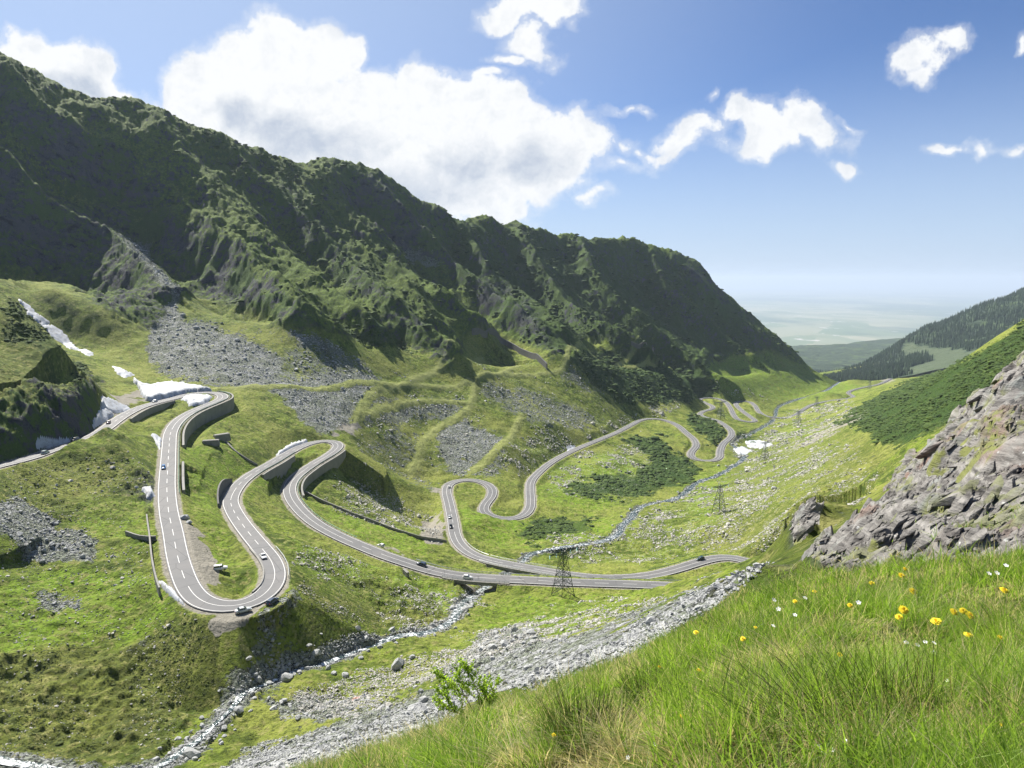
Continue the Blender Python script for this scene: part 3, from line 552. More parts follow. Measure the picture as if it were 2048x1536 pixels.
def ground_material():
    m, N, b = newmat('ground_material')
    P = N.n('ShaderNodeNewGeometry'); pos = P.outputs['Position']; nrm = P.outputs['True Normal']
    A = {k: N.attr(k) for k in ('rock', 'scree', 'scrub', 'lush', 'dry', 'dirt', 'stone', 'dike', 'mtn')}
    n50 = N.noise(pos, .022, 5, .6); n8 = N.noise(pos, .13, 6, .62); n1 = N.noise(pos, .9, 7, .65); n02 = N.noise(pos, 4.2, 5, .6)
    nz = N.n('ShaderNodeSeparateXYZ'); N.put(nz.inputs[0], nrm); NZ = nz.outputs[2]
    # grasses
    g = N.mix(N.rng(n8, .36, .66), (.058, .090, .011), (.180, .238, .026))
    g = N.mix(N.rng(n50, .40, .64), g, (.215, .240, .046))
    g = N.mix(N.m('MULTIPLY', A['lush'], N.rng(n8, .3, .6)), g, (.155, .245, .016))
    olive = N.mix(N.rng(n1, .35, .65), (.062, .076, .014), (.140, .150, .036))
    g = N.mix(N.m('MULTIPLY', A['dry'], N.rng(N.m('ADD', n8, N.m('MULTIPLY', n1, .3)), .45, .8)), g, olive)
    n3 = N.noise(pos, .38, 5, .65)
    g = N.mix(N.rng(n1, .46, .66), g, N.mix(.70, g, (.024, .038, .008)))
    g = N.mix(N.m('MULTIPLY', N.rng(n3, .54, .66), .6), g, (.040, .058, .014))
    g = N.mix(N.m('MULTIPLY', N.rng(n3, .47, .37), .75), g, (.255, .245, .085))
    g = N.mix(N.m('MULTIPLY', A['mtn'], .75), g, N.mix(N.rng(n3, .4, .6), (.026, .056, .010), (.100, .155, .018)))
    g = N.mix(N.m('MULTIPLY', A['dike'], .92), g, N.mix(n1, (.200, .225, .060), (.340, .350, .140)))
    # scrub
    sc = N.mix(N.rng(n1, .35, .7), (.020, .044, .010), (.055, .092, .016))
    sm = N.m('MULTIPLY', A['scrub'], N.rng(N.m('ADD', N.m('ADD', N.m('MULTIPLY', n8, .6), N.m('MULTIPLY', n3, .4)), N.m('MULTIPLY', N.m('SUBTRACT', A['scrub'], .6), .5)), .40, .52))
    col = N.mix(sm, g, sc)
    # rock by slope on the mountain
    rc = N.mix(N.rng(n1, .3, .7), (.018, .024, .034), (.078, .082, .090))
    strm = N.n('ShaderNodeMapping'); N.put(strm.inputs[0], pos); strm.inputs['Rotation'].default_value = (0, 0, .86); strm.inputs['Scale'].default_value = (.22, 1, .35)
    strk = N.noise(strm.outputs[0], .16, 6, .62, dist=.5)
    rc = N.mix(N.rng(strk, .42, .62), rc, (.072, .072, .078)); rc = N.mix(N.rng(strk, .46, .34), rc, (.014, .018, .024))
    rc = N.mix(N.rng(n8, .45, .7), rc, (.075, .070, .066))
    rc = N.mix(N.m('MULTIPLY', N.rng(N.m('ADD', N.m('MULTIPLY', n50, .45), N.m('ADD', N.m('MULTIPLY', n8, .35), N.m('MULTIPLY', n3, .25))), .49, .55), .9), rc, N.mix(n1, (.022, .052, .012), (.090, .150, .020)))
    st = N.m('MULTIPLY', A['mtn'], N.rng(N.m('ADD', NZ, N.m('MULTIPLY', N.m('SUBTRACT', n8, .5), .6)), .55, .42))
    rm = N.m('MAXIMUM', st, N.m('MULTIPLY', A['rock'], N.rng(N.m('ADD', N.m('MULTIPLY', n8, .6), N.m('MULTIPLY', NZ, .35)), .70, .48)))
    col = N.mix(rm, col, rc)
    # scree: cell by cell greys
    c1 = N.vor(pos, .95, out='Color'); c2 = N.vor(pos, 2.8, out='Color')
    s1 = N.n('ShaderNodeSeparateColor'); N.put(s1.inputs[0], c1); s2 = N.n('ShaderNodeSeparateColor'); N.put(s2.inputs[0], c2)
    tone = N.m('ADD', N.m('MULTIPLY', s1.outputs[0], .5), N.m('MULTIPLY', s2.outputs[0], .5))
    scr = N.mix(tone, (.19, .197, .20), (.50, .505, .50)); scr = N.mix(N.rng(N.m('ADD', n8, N.m('MULTIPLY', n3, .35)), .60, .72), scr, N.mix(.6, scr, (.09, .12, .035)))
    d1 = N.vor(pos, .95); d2 = N.vor(pos, 2.8)
    gap = N.rng(N.m('MINIMUM', N.m('MULTIPLY', d1, 1.4), N.m('MULTIPLY', d2, 1.6)), .62, .9)
    scr = N.mix(gap, scr, (.055, .058, .05))
    zz = N.m('ADD', N.m('MULTIPLY', n8, .7), N.m('MULTIPLY', n1, .45))
    scm = N.rng(N.m('ADD', A['scree'], N.m('ADD', N.m('MULTIPLY', N.m('SUBTRACT', zz, .57), 3.0), N.m('MULTIPLY', N.m('SUBTRACT', n3, .5), 1.6))), .42, .80)
    col = N.mix(scm, col, scr)
    # pale stones scattered in the turf
    sel = N.m('GREATER_THAN', s1.outputs[1], .62); sel2 = N.m('GREATER_THAN', s2.outputs[1], .74)
    rad = N.m('MULTIPLY', A['stone'], N.rng(n8, .40, .62))
    sp = N.m('MAXIMUM', N.m('MULTIPLY', sel, N.rng(d1, N.m('MULTIPLY', rad, .46), N.m('MULTIPLY', rad, .34))), N.m('MULTIPLY', sel2, N.rng(d2, N.m('MULTIPLY', rad, .5), N.m('MULTIPLY', rad, .4))))
    col = N.mix(sp, col, N.mix(s1.outputs[2], (.24, .23, .20), (.48, .46, .42)))
    # bare earth and gravel
    dt = N.mix(n1, (.19, .17, .135), (.34, .32, .27))
    col = N.mix(N.rng(N.m('ADD', A['dirt'], N.m('MULTIPLY', N.m('SUBTRACT', zz, .58), .9)), .38, .62), col, dt)
    N.put(b.inputs['Base Color'], col)
    b.inputs['Specular IOR Level'].default_value = 0.12
    hgt = N.m('ADD', N.m('MULTIPLY', n1, 1.1), N.m('MULTIPLY', n02, .22))
    hgt = N.m('ADD', hgt, N.m('MULTIPLY', scm, N.m('MULTIPLY', N.m('ADD', d1, N.m('MULTIPLY', d2, .4)), -.9)))
    hgt = N.m('ADD', hgt, N.m('MULTIPLY', N.noise(pos, .3, 3), .9))
    bump(N, b, hgt, 1.0, 1.0)
    return m

def outcrop_material():
    m, N, b = newmat('schist_rock')
    P = N.n('ShaderNodeNewGeometry'); pos = P.outputs['Position']
    rot = N.n('ShaderNodeMapping'); N.put(rot.inputs[0], pos); rot.inputs['Rotation'].default_value = (0.2, 0.75, 0.35); rot.inputs['Scale'].default_value = (1, 1, 5.5)
    st = N.noise(rot.outputs[0], .8, 8, .65, dist=.6); n1 = N.noise(pos, 1.1, 7, .6); n4 = N.noise(pos, .25, 4); f = N.noise(pos, 14, 6, .65)
    col = N.mix(N.rng(st, .32, .68), (.066, .060, .055), (.27, .255, .235))
    col = N.mix(N.rng(n4, .56, .70), col, N.mix(st, (.13, .085, .065), (.29, .20, .16)))
    col = N.mix(N.m('MULTIPLY', N.rng(n1, .50, .70), .7), col, (.20, .215, .20))
    col = N.mix(N.rng(N.vor(pos, 2.3), .10, .05), col, (.42, .42, .40))
    col = N.mix(N.m('MULTIPLY', N.rng(N.m('ADD', n1, N.m('MULTIPLY', n4, .35)), .64, .74), N.attr('turf')), col, (.15, .16, .045))
    N.put(b.inputs['Base Color'], col); b.inputs['Roughness'].default_value = .78
    bump(N, b, N.m('ADD', N.m('MULTIPLY', st, .22), N.m('ADD', N.m('MULTIPLY', f, .018), N.m('MULTIPLY', n1, .10))), 1.0, 1.0)
    return m

MAT_GROUND = ground_material(); MAT_SCHIST = outcrop_material()
V = np.stack([GX, GY, GZ], -1).reshape(-1, 3)
Q = grid_quads(NR, NCOL)
jj = Q[:, 0]//NCOL; ii = Q[:, 0] % NCOL
isoc = (M['outc'][jj, ii] > .5)
at_ = dict(M); at_['dike'] = DK
for k in ('outc',): at_.pop(k)
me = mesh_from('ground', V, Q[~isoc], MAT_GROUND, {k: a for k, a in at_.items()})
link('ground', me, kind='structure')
used = np.unique(Q[isoc]); remap = np.zeros(len(V), np.int32); remap[used] = np.arange(len(used))
tf = sstep(vnoise(V[used, 0]/1.4, V[used, 1]/1.4, 60), .35, .6)
me = mesh_from('rock_outcrop', V[used], remap[Q[isoc]], MAT_SCHIST, {'turf': tf}, smooth=False)
oc_o = link('rock_outcrop', me, label='jagged grey and rust tilted rock outcrop above the flowery grass at the right', category='rock outcrop')
# ground under and behind the viewer
gx, gy = np.meshgrid(np.linspace(-60, 60, 60), np.linspace(-60, 1.6, 40))
gz = -1.75-0.10*gy*0+0.55*gx*np.where(gx < 0, 1, .35)-0.25*gy*0-.05+.25*fbm(gx/5, gy/5, 71, 3)*sstep(-gy, 0, 6)
zero = np.zeros(gx.size)
me = mesh_from('hillside', np.stack([gx, gy, gz], -1).reshape(-1, 3), grid_quads(40, 60), MAT_GROUND, {k: zero for k in at_})
link('hillside', me, kind='structure')

# ------------------------------------------------------------------ the road
def ribbon(P, a, b, dz, n=2, i0=0, i1=None):
    """flat strip along P between lateral offsets a<b (left positive)"""
    T, Nn = side(P); sl_ = slice(i0, i1)
    offs = np.linspace(a, b, n)
    V = np.stack([np.concatenate([P[sl_, :2]+Nn[sl_]*o, (P[sl_, 2:3]+dz)], 1) for o in offs], 1)
    k = V.shape[0]; idx = np.arange(k*n).reshape(k, n)
    Q = np.stack([idx[:-1, :-1], idx[1:, :-1], idx[1:, 1:], idx[:-1, 1:]], -1).reshape(-1, 4)
    return V.reshape(-1, 3), Q[:, ::-1]
def join(parts):
    Vs = []; Qs = []; o = 0
    for V, Q in parts: Vs.append(V); Qs.append(Q+o); o += len(V)
    return np.concatenate(Vs), np.concatenate(Qs)
def asphalt_material():
    m, N, b = newmat('asphalt')
    P = N.n('ShaderNodeNewGeometry'); pos = P.outputs['Position']
    n = N.noise(pos, .35, 6, .6); f = N.noise(pos, 9, 4, .7); l = N.noise(pos, .06, 3)
    col = N.mix(n, (.098, .098, .100), (.150, .148, .148)); col = N.mix(N.m('MULTIPLY', N.rng(l, .45, .6), .5), col, (.160, .152, .147))
    col = N.mix(N.m('MULTIPLY', f, .25), col, (.09, .09, .09))
    crack = N.vor(pos, .09, 'DISTANCE_TO_EDGE'); col = N.mix(N.m('MULTIPLY', N.rng(crack, .012, .004), .6), col, (.05, .05, .05))
    N.put(b.inputs['Base Color'], col); b.inputs['Roughness'].default_value = .75
    return m
def plain(name, color, rough=.6, metal=0.0, var=.12, scale=2.0):
    m, N, b = newmat(name); pos = N.n('ShaderNodeNewGeometry').outputs['Position']
    n = N.noise(pos, scale, 6, .6)
    N.put(b.inputs['Base Color'], N.mix(n, tuple(c_*(1-var*2) for c_ in color), tuple(min(1, c_*(1+var)) for c_ in color)))
    b.inputs['Roughness'].default_value = rough; b.inputs['Metallic'].default_value = metal
    return m
MAT_ASPH = asphalt_material(); MAT_LINE = plain('road_paint', (.58, .57, .55), .6, 0, .16, .8)
RW = 3.55
Vr, Qr = ribbon(ROAD, -RW, RW, 0.05, 7)
# bury the sides a little so that the slab has thickness
Vs1, Qs1 = join([ribbon(ROAD, -RW, RW, 0.05, 7)])
T_, N_ = side(ROAD)
def skirt(P, off, z0, z1, flip):
    Tt, Nn = side(P); A = np.concatenate([P[:, :2]+Nn*off, P[:, 2:3]+z0], 1); B = np.concatenate([P[:, :2]+Nn*off, P[:, 2:3]+z1], 1)
    k = len(P); V = np.stack([A, B], 1).reshape(-1, 3); i = np.arange(k-1)*2
    Q = np.stack([i, i+1, i+3, i+2], 1); return V, (Q[:, ::-1] if flip else Q)
me = mesh_from('road', *join([(Vr, Qr), skirt(ROAD, RW, .05, -.9, True), skirt(ROAD, -RW, .05, -.9, False)]), MAT_ASPH)
link('road', me, kind='structure')
lines = [ribbon(ROAD, 3.02, 3.22, .062), ribbon(ROAD, -3.22, -3.02, .062)]
curv = np.abs(np.gradient(np.unwrap(np.arctan2(T_[:, 1], T_[:, 0]))))
for _ in range(25): curv[1:-1] = (curv[:-2]+curv[1:-1]+curv[2:])/3
k = 0
while k < len(ROAD)-4:
    solid = curv[k] > .012 or ROAD[k, 1] > 420
    n = 4 if solid else 3
    lines.append(ribbon(ROAD, -.09, .09, .062, 2, k, min(k+n+(0 if solid else 1), len(ROAD)))); k += 3 if solid else 6
me = mesh_from('road_marking', *join(lines), MAT_LINE); link('road_marking', me, kind='structure')
# ------------------------------------------------------------------ far hills, plain, haze
FC = [at(*r) for r in [(1600,762,2700),(1700,757,2500),(1760,757,2400),(1800,752,2350),(1850,737,2350),(1900,722,2400),(1950,712,2400),(2048,690,2400),(2300,640,2500),
 (1700,750,3000),(1745,722,3100),(1790,693,3300),(1850,660,3450),(1950,622,3600),(2048,584,3750),(2200,530,3850),(2400,470,3900),(1760,735,2900),(1850,700,3000),(1950,670,3050),(2048,640,3050),
 (1690,752,3500),(1640,746,4200),(1600,735,4600),(1560,745,4600),(1500,745,4600),(1700,725,5000),(1780,708,5600),(1640,712,5800),(1590,697,6600),(1620,690,6800),(1660,693,7000),(1710,689,7300),(1790,681,7600),(1900,680,7600),(1500,700,6600),(1300,700,6600)]]
FC += [(X/Y*(Y+600), Y+600, Z-300) for X, Y, Z in FC if Y in (3300, 3450, 3600, 3750, 3850, 3900)]
FC += [((px-1024)/F*Y, Y, h) for px, Y, h in [(1300,9000,-1320),(1600,9200,-1320),(1700,9500,-1320),(1900,9800,-1320),(2100,9500,-1320),(2400,9000,-1320),(1300,2300,-480),(1500,2300,-420),(1300,4000,-650),(2050,4900,-480),(2300,4900,-420),(1850,4300,-620)]]
FC = np.array(FC); FU = np.stack([FC[:, 0]/FC[:, 1]*1.5, np.log(FC[:, 1])], 1); FS = FC[:, 2]/FC[:, 1]
n_ = len(FC); K = np.zeros((n_+3, n_+3)); K[:n_, :n_] = kern(FU, FU); K[:n_, n_] = 1; K[:n_, n_+1:] = FU; K[n_, :n_] = 1; K[n_+1:, :n_] = FU.T
FW = np.linalg.solve(K, np.concatenate([FS, [0, 0, 0]]))
ft = np.linspace(.22, 1.05, 340); fl = np.linspace(math.log(2100), math.log(10000), 420)
ft2, fl2 = np.meshgrid(ft, fl); AB = np.stack([ft2.ravel()*1.5, fl2.ravel()], 1)
FY = np.exp(fl2); FX = ft2*FY
FZ = (kern(AB, FU)@FW[:n_]+FW[n_]+AB@FW[n_+1:]).reshape(ft2.shape)*FY
FZ += 26*ridged(FX/420, FY/420, 81, 4)*sstep(FY, 2300, 2900)+4*fbm(FX/60, FY/60, 82, 3)
FZ = np.maximum(FZ, -1330)
fpx, fpy = topx(FX, FY, FZ)
CLEAR = raster([(1, [(1790,700),(1830,690),(1880,700),(1930,700),(1990,705),(1900,740),(1850,750),(1800,745),(1850,725),(1880,712),(1820,706)]), (.6, [(1700,703),(1725,698),(1722,712)]), (.5, [(1760,728),(1820,708),(1830,715),(1770,735)])], 2)
clr = msample(CLEAR, fpx+fbm(FX/60, FY/60, 83, 3)*14, fpy+fbm(FX/60, FY/60, 84, 3)*8)*(FY < 5000)
def hills_material():
    m, N, b = newmat('hill_forest_floor'); pos = N.n('ShaderNodeNewGeometry').outputs['Position']
    n = N.noise(pos, .012, 6, .6); n2 = N.noise(pos, .06, 5, .65)
    col = N.mix(N.rng(n2, .35, .65), (.016, .034, .015), (.036, .062, .020)); col = N.mix(N.rng(n, .52, .62), col, (.060, .095, .028))
    c2 = N.mix(n2, (.030, .060, .020), (.11, .13, .07))
    col = N.mix(N.rng(N.m('ADD', N.attr('clearing'), N.m('MULTIPLY', N.m('SUBTRACT', n2, .5), .9)), .35, .6), col, c2)
    N.put(b.inputs['Base Color'], col); bump(N, b, n2, 14, 1); return m
me = mesh_from('hills', np.stack([FX, FY, FZ], -1).reshape(-1, 3), grid_quads(420, 340), hills_material(), {'clearing': clr})
link('hills', me, kind='structure')
def fz(x, y):
    i = np.clip((x/y-ft[0])/(ft[1]-ft[0]), 0, 338.99); j = np.clip((np.log(y)-fl[0])/(fl[1]-fl[0]), 0, 418.99); a = i.astype(int); b = j.astype(int); fx = i-a; fy = j-b
    g = lambda A: (A[b, a]*(1-fx)+A[b, a+1]*fx)*(1-fy)+(A[b+1, a]*(1-fx)+A[b+1, a+1]*fx)*fy
    return g(FZ), g(clr)
rng = np.random.default_rng(7)
nt = 26000; ty = np.exp(rng.uniform(math.log(2250), math.log(4300), nt)); tx = rng.uniform(.40, .90, nt)*ty
tz, tc = fz(tx, ty); tpx, tpy = topx(tx, ty, tz)
dn = vnoise(tx/90, ty/90, 85)
ok = (tc < .35) & (dn > .12) & (tpy < 775) & (tz > -900)
tx, ty, tz = tx[ok], ty[ok], tz[ok]; n = len(tx)
hgt = rng.uniform(13, 25, n)*(.75+.5*vnoise(tx/150, ty/150, 86)); rad = hgt*rng.uniform(.13, .2, n)
ang = np.arange(5)*2*math.pi/5
ring = np.stack([np.cos(ang), np.sin(ang)], 1)
Vt = []; 
for (z0, r0, z1) in [(.02, 1, .62), (.36, .68, 1.0)]:
    base = np.stack([np.stack([tx+rad*r0*cx_, ty+rad*r0*sx_, tz+hgt*z0], 1) for cx_, sx_ in ring], 1)
    apex = np.stack([tx, ty, tz+hgt*z1], 1)[:, None, :]
    Vt.append(np.concatenate([base, apex], 1))
Vt = np.concatenate(Vt, 1)      # n,12,3
tri = [[k_, (k_+1) % 5, 5] for k_ in range(5)]+[[6+k_, 6+(k_+1) % 5, 11] for k_ in range(5)]
Qt = (np.arange(n)[:, None, None]*12+np.array(tri)[None]).reshape(-1, 3)
def conifer_mat():
    m, N, b = newmat('spruce_needles'); pos = N.n('ShaderNodeNewGeometry').outputs['Position']
    N.put(b.inputs['Base Color'], N.mix(N.rng(N.noise(pos, .08, 4), .35, .65), (.016, .036, .017), (.040, .070, .026))); return m
link('spruce_forest', mesh_from('spruce_forest', Vt.reshape(-1, 3), Qt, conifer_mat(), smooth=False), kind='stuff', label='dark spruce forest covering the far mountainside at the right', category='forest')
# plain
def plain_mat():
    m, N, b = newmat('farmland'); pos = N.n('ShaderNodeNewGeometry').outputs['Position']
    sc = N.v('MULTIPLY', pos, (1, .55, 1))
    cc = N.n('ShaderNodeSeparateColor'); N.put(cc.inputs[0], N.vor(sc, .0011, out='Color'))
    col = N.mix(cc.outputs[0], (.09, .14, .05), (.26, .25, .15)); n = N.noise(sc, .00018, 5, .6); col = N.mix(N.rng(n, .48, .6), col, (.05, .09, .04))
    col = N.mix(N.rng(N.noise(sc, .0016, 3, .7), .63, .70), col, (.45, .42, .38))
    N.put(b.inputs['Base Color'], col); return m
px_, py_ = np.meshgrid(np.linspace(-70000, 90000, 40), np.linspace(3000, 98000, 40))
link('plain', mesh_from('plain', np.stack([px_, py_, np.full(px_.shape, -1325.)], -1).reshape(-1, 3), grid_quads(40, 40), plain_mat()), kind='structure')
# haze
def haze():
    x0, x1, y0, y1, z0, z1 = -70500, 90500, -400, 98500, -1335, 360
    V = [(x, y, z) for x in (x0, x1) for y in (y0, y1) for z in (z0, z1)]
    Q = [(0, 1, 3, 2), (4, 6, 7, 5), (0, 4, 5, 1), (2, 3, 7, 6), (0, 2, 6, 4), (1, 5, 7, 3)]
    m = bpy.data.materials.new('air'); m.use_nodes = True; t = m.node_tree; t.nodes.clear()
    v = t.nodes.new('ShaderNodeVolumePrincipled'); o = t.nodes.new('ShaderNodeOutputMaterial'); t.links.new(v.outputs[0], o.inputs['Volume'])
    v.inputs['Color'].default_value = (.68, .80, .95, 1); v.inputs['Density'].default_value = HAZE; v.inputs['Anisotropy'].default_value = 0.1
    link('haze', mesh_from('haze', V, Q, m, smooth=False), kind='stuff')
HAZE = 3.6e-5
haze()
# ------------------------------------------------------------------ mesh builder
class MB:
    def __init__(s): s.V = []; s.F = []
    def add(s, V, F_):
        o = len(s.V); s.V += [tuple(map(float, v)) for v in V]; s.F += [tuple(i+o for i in f) for f in F_]; return s
    def box(s, c_, sz, rz=0, taper=1.0, M=None):
        x, y, z = [q/2 for q in sz]; V = []
        for dz in (-z, z):
            k_ = taper if dz > 0 else 1
            for dx, dy in ((-x, -y), (x, -y), (x, y), (-x, y)):
                dx *= k_; dy *= k_
                V.append((c_[0]+dx*math.cos(rz)-dy*math.sin(rz), c_[1]+dx*math.sin(rz)+dy*math.cos(rz), c_[2]+dz))
        return s.add(V, [(0, 3, 2, 1), (4, 5, 6, 7), (0, 1, 5, 4), (1, 2, 6, 5), (2, 3, 7, 6), (3, 0, 4, 7)])
    def bar(s, a, b, r, r2=None, n=4):
        a = Vector(a); b = Vector(b); r2 = r if r2 is None else r2
        d = (b-a).normalized(); u_ = d.orthogonal().normalized(); w_ = d.cross(u_); V = []
        for p, q in ((a, r), (b, r2)):
            for i in range(n):
                t = 2*math.pi*(i+.5)/n; V.append(p+u_*math.cos(t)*q+w_*math.sin(t)*q)
        return s.add(V, [(i, (i+1) % n, n+(i+1) % n, n+i) for i in range(n)]+[tuple(range(n))[::-1], tuple(range(n, 2*n))])
    def loft(s, rings, cap=True):
        n = len(rings[0]); V = [p for r in rings for p in r]; Fc = []
        for k_ in range(len(rings)-1):
            for i in range(n): Fc.append((k_*n+i, k_*n+(i+1) % n, (k_+1)*n+(i+1) % n, (k_+1)*n+i))
        if cap: Fc += [tuple(range(n))[::-1], tuple(range((len(rings)-1)*n, len(rings)*n))]
        return s.add(V, Fc)
    def mesh(s, name, mat, smooth=False):
        me = bpy.data.meshes.new(name); me.from_pydata(s.V, [], s.F); me.update()
        if smooth: me.polygons.foreach_set('use_smooth', [True]*len(me.polygons))
        if mat: me.materials.append(mat)
        return me
    def obj(s, name, mat, parent=None, smooth=False, **p): return link(name, s.mesh(name, mat, smooth), parent, **p)
def thing(name, loc, label, cat, rz=0, group=None, scale=1):
    o = bpy.data.objects.new(name, None); COL.objects.link(o); o.location = loc; o.rotation_euler = (0, 0, rz); o.scale = (scale,)*3
    o['label'] = label; o['category'] = cat
    if group: o['group'] = group
    return o
def copy_tree(o, parent=None):
    c_ = o.copy(); COL.objects.link(c_)
    if parent: c_.parent = parent
    for ch in [q for q in o.children]: copy_tree(ch, c_)
    return c_

# ------------------------------------------------------------------ the stream
def water_mat():
    m, N, b = newmat('stream_water'); pos = N.n('ShaderNodeNewGeometry').outputs['Position']
    n = N.noise(pos, .55, 6, .68, dist=1.2); n2 = N.noise(pos, 2.4, 4, .7)
    foam = N.rng(N.m('ADD', N.m('MULTIPLY', n, .75), N.m('MULTIPLY', n2, .35)), N.m('SUBTRACT', .66, N.m('MULTIPLY', N.attr('rapid'), .22)), .66)
    N.put(b.inputs['Base Color'], N.mix(foam, (.035, .055, .055), (.80, .82, .84)))
    N.put(b.inputs['Roughness'], N.m('ADD', .12, N.m('MULTIPLY', foam, .6))); b.inputs['Specular IOR Level'].default_value = .5
    bump(N, b, N.m('ADD', n, N.m('MULTIPLY', n2, .4)), .25, 1); return m
T_s, N_s = side(STREAM); kk = np.arange(len(STREAM)); sw = (0.8+1.0*vnoise(kk/12.0, kk*0.0, 51)+0.5*(STREAM[:, 1] > 380)+.35)*np.interp(kk, [0, 45, 60], [.45, .5, 1])
offs = np.linspace(-1, 1, 9)
WV = []
for o_ in offs:
    xy = STREAM[:, :2]+N_s*(o_*sw*(1+.25*fbm(kk/3.0, kk*0+o_*9, 90, 2)))[:, None]
    zz_ = STREAM[:, 2]-.10+.16*fbm(xy[:, 0]/1.1, xy[:, 1]/1.1, 91, 3)-.12*o_*o_
    WV.append(np.concatenate([xy, zz_[:, None]], 1))
WV = np.stack(WV, 1); rap = np.repeat(np.interp(STREAM[:, 1], [130, 300, 340, 420, 600, 900], [.55, .6, .6, .45, .25, .2])[:, None], 9, 1)
link('stream', mesh_from('stream', WV.reshape(-1, 3), grid_quads(len(STREAM), 9)[:, ::-1], water_mat(), {'rapid': rap}), kind='structure')

# ------------------------------------------------------------------ snow
FX_, FY_ = topx(GX, GY, GZ)
def drape(name, poly, thick, mat, roundn=2, wobble=3.0, **props):
    P = np.array(poly, float); x0, y0 = P.min(0)-6; x1, y1 = P.max(0)+6
    gx_ = FX_+fbm(GX/3, GY/3, 95, 3)*wobble; gy_ = FY_+fbm(GX/3+40, GY/3, 96, 3)*wobble*.8
    vis = props.pop('yr', (100, 3000))
    cand = (FX_ > x0) & (FX_ < x1) & (FY_ > y0) & (FY_ < y1) & (GY > vis[0]) & (GY < vis[1]) & VIS
    js, is_ = np.where(cand)
    if len(js) == 0: return None
    j0, j1, i0, i1 = js.min(), js.max()+1, is_.min(), is_.max()+1
    px_, py_ = gx_[j0:j1, i0:i1], gy_[j0:j1, i0:i1]; ins = np.zeros(px_.shape, bool); n = len(P)
    for a in range(n):
        xa, ya = P[a]; xb, yb = P[(a+1) % n]
        if ya == yb: continue
        ins ^= ((py_ >= ya) != (py_ >= yb)) & (px_ < (xb-xa)*(py_-ya)/(yb-ya)+xa)
    ins &= VIS[j0:j1, i0:i1] & (GY[j0:j1, i0:i1] > vis[0]) & (GY[j0:j1, i0:i1] < vis[1]) & (RD[j0:j1, i0:i1] > 3.9)
    f = ins.astype(float)
    for _ in range(roundn):
        f[1:-1] = (f[:-2]+2*f[1:-1]+f[2:])/4; f[:, 1:-1] = (f[:, :-2]+2*f[:, 1:-1]+f[:, 2:])/4
    h = np.sqrt(np.clip(f*ins, 0, 1))*thick*(1+.25*fbm(GX[j0:j1, i0:i1]/4, GY[j0:j1, i0:i1]/4, 97, 2))
    keepv = f > 0.02
    nr, nc = f.shape; Qd = grid_quads(nr, nc); kv = keepv.ravel(); insr = ins.ravel()
    Qd = Qd[kv[Qd].all(1) & insr[Qd].any(1)]
    if len(Qd) == 0: return None
    Z = GZ[j0:j1, i0:i1]+h-.12*(~ins)
    Vd = np.stack([GX[j0:j1, i0:i1], GY[j0:j1, i0:i1], Z], -1).reshape(-1, 3)
    lab_ = np.arange(len(Vd))
    for _ in range(400):
        mn = lab_[Qd].min(1); new = lab_.copy()
        np.minimum.at(new, Qd.ravel(), np.repeat(mn, 4))
        if (new == lab_).all(): break
        lab_ = new
    lq = lab_[Qd[:, 0]]; vals, cnts = np.unique(lq, return_counts=True); Qd = Qd[lq == vals[np.argmax(cnts)]]
    usd = np.unique(Qd); rm = np.zeros(len(Vd), int); rm[usd] = np.arange(len(usd))
    return link(name, mesh_from(name, Vd[usd], rm[Qd], mat), **props)
def snow_mat():
    m, N, b = newmat('old_snow'); pos = N.n('ShaderNodeNewGeometry').outputs['Position']
    n = N.noise(pos, .35, 6, .65); n2 = N.noise(pos, 2.2, 4, .6)
    N.put(b.inputs['Base Color'], N.mix(N.rng(N.m('ADD', N.m('MULTIPLY', n, .6), N.m('MULTIPLY', n2, .4)), .46, .66), (.43, .45, .48), (.24, .225, .205)))
    b.inputs['Roughness'].default_value = .7; bump(N, b, N.m('ADD', n, N.m('MULTIPLY', n2, .2)), .35, 1); return m
MAT_SNOW = snow_mat()
